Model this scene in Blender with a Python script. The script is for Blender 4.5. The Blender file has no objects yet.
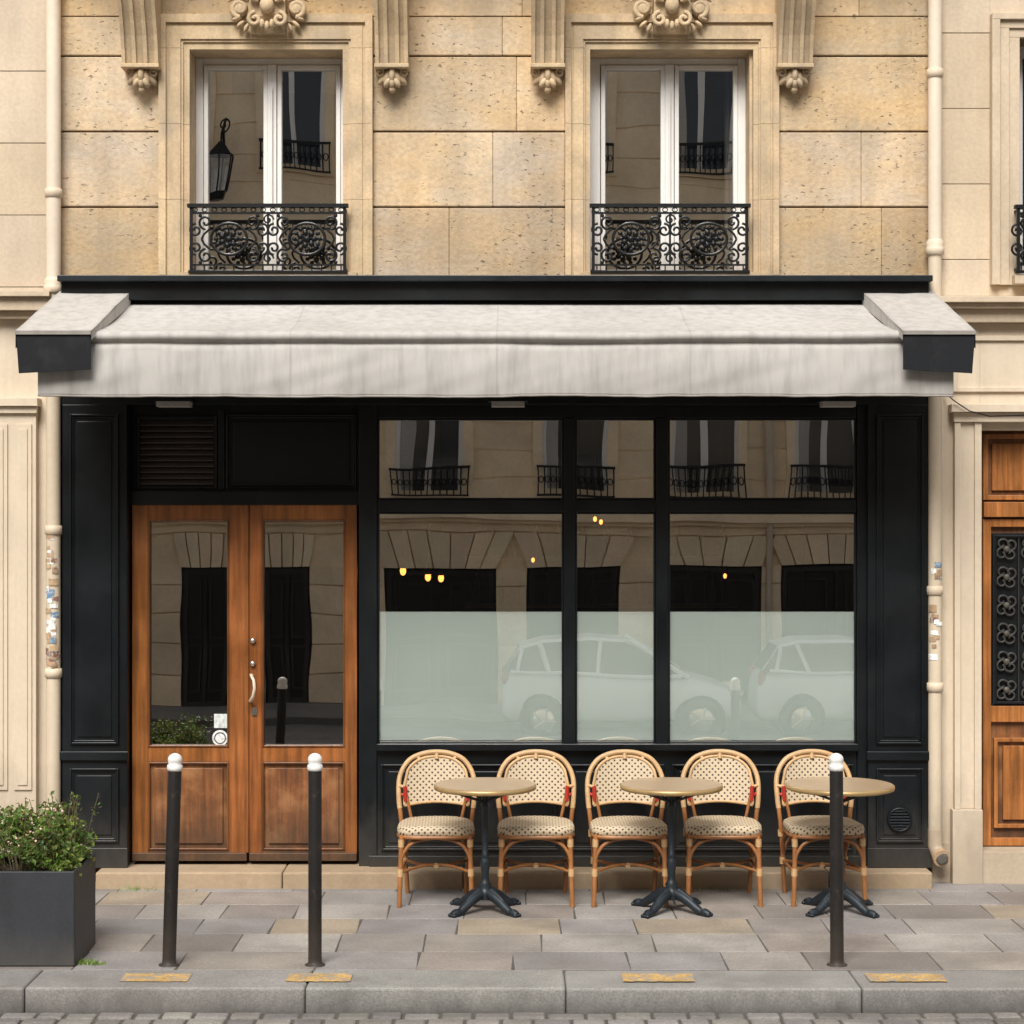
import bpy, math, random
from mathutils import Vector, Matrix, noise
random.seed(7)
D=12.2; F=1952.0; CH=2.3125
def X(px,d=0.0): return (px-512)*(D-d)/F
def Z(py,d=0.0): return CH+(512-py)*(D-d)/F
scene=bpy.context.scene
rnd=random.random
def ru(a,b): return a+(b-a)*random.random()

# ------------------------------------------------------------ materials
MATS={}
def nodes_of(name):
    m=bpy.data.materials.new(name); m.use_nodes=True
    nt=m.node_tree; nt.nodes.clear()
    return m,nt
def N(nt,t,**kw):
    n=nt.nodes.new(t)
    for k,v in kw.items():
        if k in n.inputs.keys(): n.inputs[k].default_value=v
        else: setattr(n,k,v)
    return n
def L(nt,a,b): nt.links.new(a,b)
def mathn(nt,op,a,b=None,clamp=False):
    n=nt.nodes.new('ShaderNodeMath'); n.operation=op; n.use_clamp=clamp
    for i,v in enumerate((a,b)):
        if v is None: continue
        if isinstance(v,(int,float)): n.inputs[i].default_value=v
        else: nt.links.new(v,n.inputs[i])
    return n.outputs[0]
def mixc(nt,blend,fac,a,b):
    n=nt.nodes.new('ShaderNodeMix'); n.data_type='RGBA'; n.blend_type=blend
    if isinstance(fac,(int,float)): n.inputs[0].default_value=fac
    else: nt.links.new(fac,n.inputs[0])
    for i,v in ((6,a),(7,b)):
        if isinstance(v,tuple): n.inputs[i].default_value=(*v,1) if len(v)==3 else v
        else: nt.links.new(v,n.inputs[i])
    return n.outputs[2]
def ramp(nt,v,a,b,ca,cb):
    r=nt.nodes.new('ShaderNodeMapRange'); r.clamp=True
    nt.links.new(v,r.inputs[0]); r.inputs[1].default_value=a; r.inputs[2].default_value=b
    r.inputs[3].default_value=ca; r.inputs[4].default_value=cb
    return r.outputs[0]
def noi(nt,vec,scale,detail=3,rough=0.55,stretch=(1,1,1)):
    mp=nt.nodes.new('ShaderNodeMapping'); mp.inputs['Scale'].default_value=stretch
    nt.links.new(vec,mp.inputs[0])
    n=nt.nodes.new('ShaderNodeTexNoise'); n.inputs['Scale'].default_value=scale
    n.inputs['Detail'].default_value=detail; n.inputs['Roughness'].default_value=rough
    nt.links.new(mp.outputs[0],n.inputs['Vector']); return n.outputs[0]
def mat(name,base,rough=0.7,metal=0.0,big=(1.2,0.12),fine=(60,0.10),streak=None,pits=None,bump=0.15,bdist=0.004,
        grain=None,dirt=None,dirt2=None,specks=None,spec=0.5,rvar=0.0,low=None):
    m,nt=nodes_of(name)
    out=N(nt,'ShaderNodeOutputMaterial'); p=N(nt,'ShaderNodeBsdfPrincipled'); L(nt,p.outputs[0],out.inputs[0])
    tc=N(nt,'ShaderNodeTexCoord'); v=tc.outputs['Object']
    at=N(nt,'ShaderNodeAttribute'); at.attribute_name='Col'
    if dirt2:
        n2=noi(nt,v,dirt2[1],4,0.6,(0.6,1,1.3)); base=mixc(nt,'MIX',ramp(nt,n2,dirt2[2],dirt2[3],0,dirt2[4]),base,dirt2[0])
    col=mixc(nt,'MULTIPLY',1.0,base,at.outputs['Color'])
    nb=noi(nt,v,big[0],3); f=ramp(nt,nb,0.3,0.7,1-big[1],1+big[1])
    nf=noi(nt,v,fine[0],2); hgt=nf
    if fine[1]: f=mathn(nt,'MULTIPLY',f,ramp(nt,nf,0.3,0.7,1-fine[1],1+fine[1]))
    if streak:
        ns=noi(nt,v,streak[0],3,0.6,(1,1,0.12)); f=mathn(nt,'MULTIPLY',f,ramp(nt,ns,0.42,0.75,1,1-streak[1]))
    if grain:
        ng=noi(nt,v,grain[0],3,0.6,(1,1,0.05)); f=mathn(nt,'MULTIPLY',f,ramp(nt,ng,0.3,0.7,1-grain[1],1+grain[1])); hgt=ng
    if pits:
        npi=noi(nt,v,pits[0],2,0.5,(1,1,1.7)); npk=noi(nt,v,2.2,1)
        pm=mathn(nt,'MULTIPLY',ramp(nt,npi,0.63,0.69,0,1),ramp(nt,npk,0.42,0.55,0,1))
        f=mathn(nt,'MULTIPLY',f,mathn(nt,'SUBTRACT',1.0,mathn(nt,'MULTIPLY',pm,pits[1])))
        hgt=mathn(nt,'SUBTRACT',hgt,pm)
    vs=N(nt,'ShaderNodeVectorMath',operation='SCALE'); L(nt,col,vs.inputs[0]); L(nt,f,vs.inputs['Scale']); c=vs.outputs[0]
    if dirt:
        nd=noi(nt,v,dirt[1],5,0.65); c=mixc(nt,'MIX',ramp(nt,nd,dirt[2],dirt[3],0,dirt[4]),c,dirt[0])
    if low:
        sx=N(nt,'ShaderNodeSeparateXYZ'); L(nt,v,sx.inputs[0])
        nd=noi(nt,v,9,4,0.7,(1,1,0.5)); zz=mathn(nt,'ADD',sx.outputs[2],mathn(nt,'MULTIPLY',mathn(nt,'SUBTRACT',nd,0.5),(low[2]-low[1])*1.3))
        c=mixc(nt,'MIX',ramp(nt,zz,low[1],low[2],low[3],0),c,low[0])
    if specks:
        nd=noi(nt,v,specks[1],1,0.5); c=mixc(nt,'MIX',ramp(nt,nd,specks[2],specks[3],0,specks[4]),c,specks[0])
    L(nt,c,p.inputs['Base Color']); p.inputs['Metallic'].default_value=metal
    p.inputs['Specular IOR Level'].default_value=spec
    if rvar: L(nt,ramp(nt,nb,0.3,0.7,rough-rvar,rough+rvar),p.inputs['Roughness'])
    else: p.inputs['Roughness'].default_value=rough
    if bump:
        b=N(nt,'ShaderNodeBump'); b.inputs['Strength'].default_value=bump; b.inputs['Distance'].default_value=bdist
        L(nt,hgt,b.inputs['Height']); L(nt,b.outputs[0],p.inputs['Normal'])
    MATS[name]=m; return m
mat('limestone',(0.58,0.415,0.235),0.85,big=(1.7,0.13),fine=(34,0.10),streak=(5,0.26),pits=(26,0.55),bump=0.7,bdist=0.007,dirt=((0.31,0.262,0.20),1.3,0.47,0.74,0.8),dirt2=((0.54,0.44,0.32),2.3,0.42,0.66,0.9))
mat('limestone_pale',(0.56,0.455,0.33),0.85,big=(1.5,0.10),fine=(40,0.06),streak=(6,0.15),bump=0.35,bdist=0.005,dirt=((0.38,0.315,0.24),1.1,0.5,0.8,0.6))
mat('carved_stone',(0.54,0.405,0.25),0.85,big=(4,0.15),fine=(60,0.1),streak=(9,0.26),bump=0.4,bdist=0.004,dirt=((0.31,0.26,0.195),3,0.48,0.76,0.7))
mat('facing_stone',(0.82,0.66,0.455),0.85,big=(1.5,0.12),fine=(20,0.05),bump=0)
mat('cream_paint',(0.62,0.52,0.395),0.55,big=(1.5,0.06),fine=(30,0.03),streak=(7,0.15),bump=0.1,dirt=((0.42,0.33,0.23),1.5,0.54,0.8,0.5),low=((0.26,0.21,0.15),0.1,0.8,0.6))
mat('mortar',(0.30,0.205,0.12),0.9)
mat('black_paint',(0.0045,0.0062,0.0078),0.36,big=(2,0.3),fine=(25,0.15),bump=0.12,bdist=0.003,rvar=0.08,spec=0.35,dirt=((0.016,0.016,0.0155),2.2,0.52,0.85,0.5),low=((0.055,0.05,0.043),0.1,0.5,0.7))
mat('oak',(0.22,0.075,0.018),0.36,big=(3,0.30),fine=(90,0.08),grain=(38,0.38),bump=0.2,bdist=0.002,rvar=0.08)
mat('oak_worn',(0.18,0.068,0.020),0.5,big=(5,0.4),fine=(90,0.08),grain=(38,0.42),bump=0.3,bdist=0.002,dirt=((0.30,0.17,0.075),5,0.5,0.75,0.6),low=((0.045,0.028,0.016),0.12,0.52,0.85))
mat('white_paint',(0.74,0.72,0.69),0.4,big=(2,0.04),fine=(30,0.02),streak=(8,0.12),bump=0.0)
mat('cast_iron',(0.005,0.006,0.007),0.42,fine=(80,0.3),bump=0.3,bdist=0.002,spec=0.3)
mat('table_iron',(0.016,0.022,0.028),0.45,metal=0.2,big=(8,0.3),fine=(80,0.3),bump=0.3,bdist=0.002,spec=0.4)
mat('bollard_paint',(0.012,0.0105,0.0098),0.5,big=(6,0.3),fine=(60,0.2),bump=0.2,bdist=0.002,spec=0.35,dirt=((0.07,0.048,0.035),14,0.57,0.72,0.6),low=((0.055,0.042,0.033),0.02,0.3,0.7))
mat('bollard_white',(0.72,0.71,0.68),0.5,dirt=((0.25,0.22,0.2),18,0.55,0.75,0.5))
mat('planter_metal',(0.032,0.035,0.041),0.55,big=(2,0.15),fine=(70,0.08),streak=(8,0.2),bump=0.15,dirt=((0.10,0.095,0.09),3,0.58,0.85,0.4),low=((0.09,0.08,0.07),0.0,0.2,0.6))
mat('awning_cloth',(0.45,0.43,0.405),0.9,big=(1.3,0.05),fine=(350,0.04),streak=(17,0.24),bump=0.1,bdist=0.001,dirt=((0.27,0.25,0.228),1.6,0.5,0.85,0.5))
mat('awning_dark',(0.008,0.0095,0.012),0.6,fine=(200,0.2),bump=0.2,spec=0.3,dirt=((0.04,0.04,0.04),4,0.5,0.8,0.6))
mat('rattan',(0.30,0.125,0.042),0.38,big=(9,0.25),fine=(120,0.12),bump=0.15,bdist=0.001)
mat('rattan_pale',(0.49,0.31,0.15),0.45,big=(9,0.15),fine=(150,0.15),bump=0.3,bdist=0.001)
mat('red_binding',(0.36,0.02,0.012),0.5)
mat('table_brass',(0.40,0.27,0.12),0.4,metal=0.4,big=(5,0.15),bump=0.05)
mat('table_top',(0.37,0.265,0.165),0.35,big=(5,0.12),fine=(60,0.06),bump=0.03)
mat('slab_stone',(0.262,0.246,0.229),0.7,big=(2.5,0.17),fine=(55,0.15),bump=0.5,bdist=0.004,dirt=((0.15,0.138,0.125),1.7,0.46,0.75,0.7),specks=((0.38,0.36,0.335),120,0.66,0.72,0.5),rvar=0.1)
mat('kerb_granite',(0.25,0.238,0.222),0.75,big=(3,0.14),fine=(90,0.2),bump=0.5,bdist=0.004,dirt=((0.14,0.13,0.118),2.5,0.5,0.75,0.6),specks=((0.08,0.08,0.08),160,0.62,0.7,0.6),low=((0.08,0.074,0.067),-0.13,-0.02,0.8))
mat('cobble',(0.19,0.18,0.168),0.65,big=(4,0.2),fine=(70,0.18),bump=0.6,bdist=0.006)
mat('grime_joint',(0.085,0.076,0.066),0.95,fine=(90,0.3))
mat('asphalt',(0.06,0.059,0.058),0.85,fine=(150,0.3),bump=0.5)
mat('far_setts',(0.20,0.19,0.175),0.8,big=(0.8,0.2),fine=(12,0.25),bump=0.3)
mat('ochre_paint',(0.47,0.30,0.11),0.8,big=(9,0.2),fine=(80,0.3),bump=0.2,dirt=((0.26,0.245,0.225),16,0.47,0.60,0.85))
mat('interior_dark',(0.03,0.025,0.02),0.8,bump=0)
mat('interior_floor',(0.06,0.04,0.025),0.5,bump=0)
mat('curtain',(0.40,0.38,0.35),0.9,bump=0)
mat('film',(0.68,0.76,0.72),0.75,big=(1.5,0.03),fine=(30,0.0),bump=0.0)
mat('chrome',(0.75,0.72,0.66),0.25,metal=1.0,bump=0)
mat('sticker_white',(0.75,0.76,0.74),0.5,dirt=((0.3,0.28,0.25),40,0.5,0.65,0.7),bump=0)
mat('sticker_blue',(0.14,0.25,0.38),0.5,dirt=((0.6,0.58,0.52),50,0.5,0.6,0.7),bump=0)
mat('sticker_brown',(0.2,0.10,0.07),0.5,dirt=((0.55,0.5,0.42),50,0.5,0.6,0.7),bump=0)
mat('pipe_rust',(0.40,0.28,0.17),0.6,dirt=((0.18,0.09,0.05),9,0.5,0.65,0.8))
mat('car_white',(0.78,0.79,0.80),0.2,big=(1,0.01),fine=(10,0.0),bump=0)
mat('car_window',(0.01,0.012,0.014),0.08,bump=0)
mat('tyre',(0.015,0.015,0.015),0.8,bump=0)
mat('soil',(0.05,0.035,0.025),0.95)
mat('twig',(0.12,0.085,0.05),0.9,bump=0)
mat('flower_pink',(0.66,0.42,0.38),0.8,bump=0)
mat('slate',(0.10,0.11,0.13),0.6)
def leafmat(name,base):
    m,nt=nodes_of(name); out=N(nt,'ShaderNodeOutputMaterial'); p=N(nt,'ShaderNodeBsdfPrincipled')
    at=N(nt,'ShaderNodeAttribute'); at.attribute_name='Col'
    c=mixc(nt,'MULTIPLY',1.0,base,at.outputs['Color']); L(nt,c,p.inputs['Base Color']); p.inputs['Roughness'].default_value=0.45
    tr=N(nt,'ShaderNodeBsdfTranslucent'); L(nt,c,tr.inputs[0]); mx=N(nt,'ShaderNodeMixShader'); mx.inputs[0].default_value=0.4
    L(nt,p.outputs[0],mx.inputs[1]); L(nt,tr.outputs[0],mx.inputs[2]); L(nt,mx.outputs[0],out.inputs[0]); MATS[name]=m
leafmat('leaf',(0.165,0.24,0.062))
def glass(name,f0,tint,wav=0.02):
    m,nt=nodes_of(name); out=N(nt,'ShaderNodeOutputMaterial')
    t=N(nt,'ShaderNodeBsdfTransparent'); t.inputs[0].default_value=(*tint,1)
    g=N(nt,'ShaderNodeBsdfGlossy'); g.inputs['Roughness'].default_value=0.0; g.inputs[0].default_value=(0.99,0.98,0.96,1)
    lw=N(nt,'ShaderNodeLayerWeight'); lw.inputs[0].default_value=0.5
    fc=mathn(nt,'ADD',f0,mathn(nt,'MULTIPLY',mathn(nt,'POWER',lw.outputs['Facing'],4.0),0.9-f0))
    tc=N(nt,'ShaderNodeTexCoord'); n=noi(nt,tc.outputs['Object'],1.3,1)
    b=N(nt,'ShaderNodeBump'); b.inputs['Strength'].default_value=wav; b.inputs['Distance'].default_value=0.05; L(nt,n,b.inputs['Height'])
    L(nt,b.outputs[0],g.inputs['Normal'])
    mx=N(nt,'ShaderNodeMixShader'); L(nt,fc,mx.inputs[0]); L(nt,t.outputs[0],mx.inputs[1]); L(nt,g.outputs[0],mx.inputs[2]); L(nt,mx.outputs[0],out.inputs[0]); MATS[name]=m
glass('window_glass',0.46,(0.97,0.98,0.97),0.03); glass('upper_glass',0.56,(0.8,0.82,0.82),0.05)
def emis(name,c,s):
    m,nt=nodes_of(name); out=N(nt,'ShaderNodeOutputMaterial'); e=N(nt,'ShaderNodeEmission'); e.inputs[0].default_value=(*c,1); e.inputs[1].default_value=s; L(nt,e.outputs[0],out.inputs[0]); MATS[name]=m
emis('bulb',(1,0.36,0.07),5.0)
m,nt=nodes_of('weave'); out=N(nt,'ShaderNodeOutputMaterial'); p=N(nt,'ShaderNodeBsdfPrincipled'); L(nt,p.outputs[0],out.inputs[0])
at=N(nt,'ShaderNodeAttribute'); at.attribute_name='Col'; sp=N(nt,'ShaderNodeSeparateXYZ'); L(nt,at.outputs['Vector'],sp.inputs[0])
K=2*math.pi/0.036
su=mathn(nt,'SINE',mathn(nt,'MULTIPLY',sp.outputs[0],K)); sv=mathn(nt,'SINE',mathn(nt,'MULTIPLY',sp.outputs[1],K))
pr=mathn(nt,'MULTIPLY',su,sv); dots=ramp(nt,pr,0.42,0.58,0,1)
fu=mathn(nt,'SINE',mathn(nt,'MULTIPLY',sp.outputs[0],K*4)); fv=mathn(nt,'SINE',mathn(nt,'MULTIPLY',sp.outputs[1],K*4))
fp=mathn(nt,'MULTIPLY',fu,fv)
c1=mixc(nt,'MIX',ramp(nt,fp,-0.9,0.9,0,1),(0.68,0.57,0.41),(0.50,0.38,0.24))
c2=mixc(nt,'MIX',dots,c1,(0.06,0.035,0.025)); L(nt,c2,p.inputs['Base Color']); p.inputs['Roughness'].default_value=0.5
b=N(nt,'ShaderNodeBump'); b.inputs['Strength'].default_value=0.5; b.inputs['Distance'].default_value=0.002; L(nt,fp,b.inputs['Height']); L(nt,b.outputs[0],p.inputs['Normal'])
MATS['weave']=m

# ------------------------------------------------------------ mesh builder
W3=(1,1,1)
class MB:
    def __init__(s): s.v=[];s.f=[];s.m=[];s.c=[];s.s=[];s.names=[]
    def mi(s,n):
        if n not in s.names: s.names.append(n)
        return s.names.index(n)
    def add(s,vs,fs,mt,col=W3,smooth=False):
        o=len(s.v); s.v+= [tuple(v) for v in vs]
        if isinstance(col,list): s.c+=col
        else: s.c+=[col]*len(vs)
        k=s.mi(mt)
        for f in fs: s.f.append(tuple(i+o for i in f)); s.m.append(k); s.s.append(smooth)
    def box(s,x0,x1,y0,y1,z0,z1,mt,col=W3):
        if x0>x1:x0,x1=x1,x0
        if y0>y1:y0,y1=y1,y0
        if z0>z1:z0,z1=z1,z0
        vs=[(x0,y0,z0),(x1,y0,z0),(x1,y1,z0),(x0,y1,z0),(x0,y0,z1),(x1,y0,z1),(x1,y1,z1),(x0,y1,z1)]
        s.add(vs,[(0,3,2,1),(4,5,6,7),(0,1,5,4),(1,2,6,5),(2,3,7,6),(3,0,4,7)],mt,col)
    def pane(s,x0,x1,y,z0,z1,mt,col=W3):
        s.add([(x0,y,z0),(x1,y,z0),(x1,y,z1),(x0,y,z1)],[(0,1,2,3)],mt,col)
    def pbox(s,px0,px1,py0,py1,d0,d1,mt,col=W3,dr=None):
        dr=max(d0,d1) if dr is None else dr
        s.box(X(px0,dr),X(px1,dr),-d0,-d1,Z(py0,dr),Z(py1,dr),mt,col)
    def frame(s,x0,x1,z0,z1,w,y0,y1,mt,col=W3):
        s.box(x0,x0+w,y0,y1,z0,z1,mt,col); s.box(x1-w,x1,y0,y1,z0,z1,mt,col)
        s.box(x0+w,x1-w,y0,y1,z0,z0+w,mt,col); s.box(x0+w,x1-w,y0,y1,z1-w,z1,mt,col)
    def prism_x(s,x0,x1,prof,mt,col=W3,smooth=False):
        n=len(prof); vs=[(x0,y,z) for y,z in prof]+[(x1,y,z) for y,z in prof]
        s.add(vs,[(i,(i+1)%n,(i+1)%n+n,i+n) for i in range(n)],mt,col,smooth)
        s.add(vs,[tuple(range(n-1,-1,-1)),tuple(range(n,2*n))],mt,col)
    def tube(s,path,r,mt,col=W3,seg=8,closed=False):
        P=[Vector(p) for p in path]; n=len(P)
        R=r if isinstance(r,(list,tuple)) else [r]*n
        vs=[]; up=None
        for i in range(n):
            if closed: t=P[(i+1)%n]-P[i-1]
            else: t=P[min(i+1,n-1)]-P[max(i-1,0)]
            t.normalize()
            if up is None:
                a=Vector((0,0,1)) if abs(t.z)<0.9 else Vector((1,0,0)); up=(a-t*a.dot(t)).normalized()
            else:
                up=(up-t*up.dot(t)); up.normalize()
            bi=t.cross(up)
            for k in range(seg):
                a=2*math.pi*k/seg; vs.append(P[i]+(up*math.cos(a)+bi*math.sin(a))*R[i])
        fs=[]
        for i in range(n if closed else n-1):
            j=(i+1)%n
            for k in range(seg): fs.append((i*seg+k,i*seg+(k+1)%seg,j*seg+(k+1)%seg,j*seg+k))
        s.add(vs,fs,mt,col,True)
        if not closed:
            s.add(vs[:seg],[tuple(range(seg-1,-1,-1))],mt,col); s.add(vs[-seg:],[tuple(range(seg))],mt,col)
    def lathe(s,cx,cy,prof,mt,col=W3,seg=20):
        vs=[]
        for r,z in prof:
            for k in range(seg):
                a=2*math.pi*k/seg; vs.append((cx+r*math.cos(a),cy+r*math.sin(a),z))
        n=len(prof); fs=[(i*seg+k,i*seg+(k+1)%seg,(i+1)*seg+(k+1)%seg,(i+1)*seg+k) for i in range(n-1) for k in range(seg)]
        s.add(vs,fs,mt,col,True)
        s.add([vs[k] for k in range(seg)],[tuple(range(seg-1,-1,-1))],mt,col); s.add(vs[-seg:],[tuple(range(seg))],mt,col)
    def ell(s,c,rx,ry,rz,mt,col=W3,rot=0,seg=12,rings=7):
        vs=[];cs,sn=math.cos(rot),math.sin(rot)
        for i in range(rings+1):
            th=math.pi*i/rings
            for k in range(seg):
                a=2*math.pi*k/seg; x=rx*math.sin(th)*math.cos(a); y=ry*math.sin(th)*math.sin(a); z=rz*math.cos(th)
                vs.append((c[0]+x*cs-z*sn,c[1]+y,c[2]+x*sn+z*cs))
        s.add(vs,[(i*seg+k,(i+1)*seg+k,(i+1)*seg+(k+1)%seg,i*seg+(k+1)%seg) for i in range(rings) for k in range(seg)],mt,col,True)
    def obj(s,name,parent=None,bevel=0.0,seg=2):
        me=bpy.data.meshes.new(name); me.from_pydata(s.v,[],s.f)
        for n in s.names: me.materials.append(MATS[n])
        me.polygons.foreach_set('material_index',s.m); me.polygons.foreach_set('use_smooth',s.s)
        a=me.color_attributes.new('Col','FLOAT_COLOR','POINT')
        a.data.foreach_set('color',[c for q in s.c for c in (q[0],q[1],q[2],1.0)])
        me.update(); o=bpy.data.objects.new(name,me); scene.collection.objects.link(o)
        if parent: o.parent=parent
        if bevel:
            b=o.modifiers.new('bevel','BEVEL'); b.width=bevel; b.segments=seg; b.limit_method='ANGLE'; b.angle_limit=math.radians(60)
        return o
def empty(name,loc=(0,0,0)):
    e=bpy.data.objects.new(name,None); e.location=loc; scene.collection.objects.link(e); e.empty_display_size=0.2; return e
def shade(a=0.08,h=0.03):
    k=1+ru(-a,a); return (k*(1+ru(-h,h)),k,k*(1+ru(-h,h)))
def spiral(cx,cz,y,r0,r1,a0,turns,n=22,sx=1):
    return [(cx+sx*(r0+(r1-r0)*t/n)*math.cos(a0+turns*2*math.pi*t/n),y,cz+(r0+(r1-r0)*t/n)*math.sin(a0+turns*2*math.pi*t/n)) for t in range(n+1)]

# ------------------------------------------------------------ CAFE BUILDING
cafe=empty('cafe_building')
XL,XR=-2.85,2.615
PITCH=0.472
def ashlar(mb,x0,x1,zlo,zhi,zj,mt,y=0.0,th=0.05,lens=(0.75,1.3),gap=0.009,a=0.08,hue=0.02,sooty=None):
    k=math.floor((zlo-zj)/PITCH+1e-6)
    z=zj+k*PITCH
    while z<zhi-0.001:
        a0=max(z,zlo)+gap/2 if z>=zlo-0.001 else zlo; a1=min(z+PITCH,zhi)-gap/2
        if a1-a0>0.02:
            x=x0; first=True
            while x<x1-0.001:
                ln=ru(*lens)
                if first: ln*=ru(0.5,1)
                nx=x+ln
                if x1-nx<0.3: nx=x1
                g=0.0006
                kk=1+ru(-a,a); q=ru(-1,1)*hue
                c=(kk*(1-q*0.4),kk*(1+q*0.3),kk*(1+q*2.2))
                if sooty and a1<sooty: c=(c[0]*0.78,c[1]*0.80,c[2]*0.88)
                dy=ru(0,0.003)
                mb.box(x+(0 if first else g),nx-(g if nx<x1 else 0),y+dy,y+th,a0,a1,mt,c); x=nx; first=False
        z+=PITCH
wins=[(190,350,160,373),(590,750,565,778)]
RV=0.03
def storey(dz,name,zlo,zhi):
    mb=MB(); st=MB()
    zj=Z(207)
    zt=Z(50)+dz; zs=Z(16)+dz; zb=Z(276)+dz
    edges=[XL]+[e for w in wins for e in (X(w[0])-RV,X(w[1])+RV)]+[XR]
    for i in (0,2,4): mb.box(edges[i],edges[i+1],0.03,0.45,zlo,zhi,'mortar')
    for i in (1,3):
        mb.box(edges[i],edges[i+1],0.03,0.45,zt+RV,zhi,'mortar')
        if zb>zlo+0.01: mb.box(edges[i],edges[i+1],0.03,0.45,zlo,zb-0.05,'mortar')
    se=[XL]+[e for w in wins for e in (X(w[2]),X(w[3]))]+[XR]
    soot=Z(207)+0.02 if dz==0 else None
    for i in (0,2,4): ashlar(mb,se[i],se[i+1],zlo,zs,zj,'limestone',th=0.028,lens=(0.75,1.4),a=0.13,hue=0.08,gap=0.011,sooty=soot)
    for w in wins:
        if zb>zlo+0.01: ashlar(mb,X(w[2]),X(w[3]),zlo,zb-0.052,zj,'limestone',th=0.028)
    ashlar(mb,XL,XR,zs,zhi,zj,'limestone',th=0.028,a=0.13,hue=0.08,gap=0.011)
    for w in wins:
        o0,o1,s0,s1=[X(q) for q in w]
        W=o0-s0
        steps=[(0,0.24,0.055),(0.24,0.34,0.035),(0.34,0.72,0.042),(0.72,0.80,0.03),(0.80,1.0,0.018)]
        for k,(a,b2,pr) in enumerate(steps):
            xa,xb=s0+W*a,s0+W*b2; za,zb2=zs-(zs-zt)*a,zs-(zs-zt)*b2
            zz=zb
            while zz<zb2-0.001:
                z2=min(zz+PITCH*1.0,zb2)
                c=shade(0.06,0.02)
                top=z2-0.001 if z2<zb2 else zb2
                st.box(xa,xb,-pr,0.029,zz+0.001,top,'carved_stone',c)
                st.box(s1-W*b2,s1-W*a,-pr,0.029,zz+0.001,top,'carved_stone',c)
                zz=z2
            st.box(xa,s1-W*a,-pr,0.029,zb2,za,'carved_stone',shade(0.03,0.01))
        st.box(o0-RV+0.001,o0,0.0295,0.44,zb,zt,'carved_stone'); st.box(o1,o1+RV-0.001,0.0295,0.44,zb,zt,'carved_stone')
        st.box(o0,o1,0.0295,0.44,zt,zt+RV-0.001,'carved_stone')
        st.box(o0-0.05,o1+0.05,-0.10,0.40,zb-0.05,zb+0.012,'carved_stone',(0.85,0.85,0.85))
        cx=(o0+o1)/2; kz=Z(18)+dz
        st.prism_x(cx-0.11,cx+0.11,[(0.0,kz+0.16),(-0.15,kz+0.16),(-0.13,kz-0.02),(-0.07,kz-0.115),(0.0,kz-0.115)],'carved_stone')
        for sx in (-1,1):
            st.tube(spiral(cx+sx*0.175,kz+0.035,-0.095,0.055,0.012,-math.pi/2 ,1.3,24,sx),0.017,'carved_stone',seg=8)
            st.tube(spiral(cx+sx*0.075,kz-0.045,-0.15,0.045,0.010,math.pi/2,1.2,22,-sx),0.014,'carved_stone',seg=8)
            st.ell((cx+sx*0.175,-0.08,kz+0.035),0.05,0.035,0.05,'carved_stone')
            st.tube([(cx+sx*0.12,-0.10,kz+0.09),(cx+sx*0.2,-0.10,kz+0.11),(cx+sx*0.25,-0.07,kz+0.085)],[0.02,0.018,0.006],'carved_stone')
            for q in range(5):
                a=-0.3-0.45*q
                st.ell((cx+sx*(0.10+0.055*math.cos(a*1.0)*1.8),-0.085,kz-0.0+0.09*math.sin(a)),0.032,0.025,0.014,'carved_stone',rot=sx*a)
        for q in range(7):
            a=math.pi*(0.12+0.76*q/6)
            st.ell((cx-0.085*math.cos(a),-0.165,kz+0.045+0.07*math.sin(a)),0.034,0.022,0.013,'carved_stone',rot=math.pi-a if q<3 else -a+math.pi)
        st.ell((cx,-0.165,kz+0.04),0.045,0.04,0.055,'carved_stone')
        for q in range(3): st.ell((cx+(q-1)*0.03,-0.15,kz-0.075-0.012*(q==1)),0.016,0.03,0.032,'carved_stone')
        dd=-0.25; wm=MB(); ox=(w[0]-190)
        y0,y1=0.22,0.28
        za,zc=zb+0.012,zt
        JL=204+ox-(4 if ox else 0); JR=341+ox-(4 if ox else 0); MC=273+ox-(4 if ox else 0)
        wm.box(o0,X(JL,dd),y0,y1,za,zc,'white_paint'); wm.box(X(JR,dd),o1,y0,y1,za,zc,'white_paint')
        wm.box(X(JL,dd),X(JR,dd),y0,y1,Z(66,dd)+dz,zc,'white_paint')
        wm.box(X(JL,dd),X(JR,dd),y0,y1,za,za+0.02,'white_paint')
        m0=X(MC,dd)
        for a,b2 in ((X(JL,dd),m0-0.028),(m0+0.028,X(JR,dd))):
            wm.frame(a+0.004,b2,za+0.024,Z(66,dd)+dz-0.004,0.028,y0-0.012,y1-0.01,'white_paint')
            wm.pane(a+0.03,b2-0.03,y0+0.02,za+0.05,Z(66,dd)+dz-0.03,'upper_glass')
        wm.box(m0-0.028,m0+0.028,y0-0.02,y1,za+0.02,Z(66,dd)+dz-0.002,'white_paint')
        wm.tube([(m0,y0-0.035,za+0.3),(m0,y0-0.035,zc-0.2)],0.006,'white_paint')
        wm.obj('upper_window_frame',cafe,0.004)
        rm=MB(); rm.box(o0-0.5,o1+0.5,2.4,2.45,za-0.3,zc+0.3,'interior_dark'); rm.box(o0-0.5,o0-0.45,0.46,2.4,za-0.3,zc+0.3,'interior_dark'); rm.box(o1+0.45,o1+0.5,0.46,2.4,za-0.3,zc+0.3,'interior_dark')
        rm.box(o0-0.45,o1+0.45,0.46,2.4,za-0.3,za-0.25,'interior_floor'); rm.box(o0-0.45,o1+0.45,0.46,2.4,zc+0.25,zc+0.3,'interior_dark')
        vs=[];n=14; xe=o1-0.02
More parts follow.
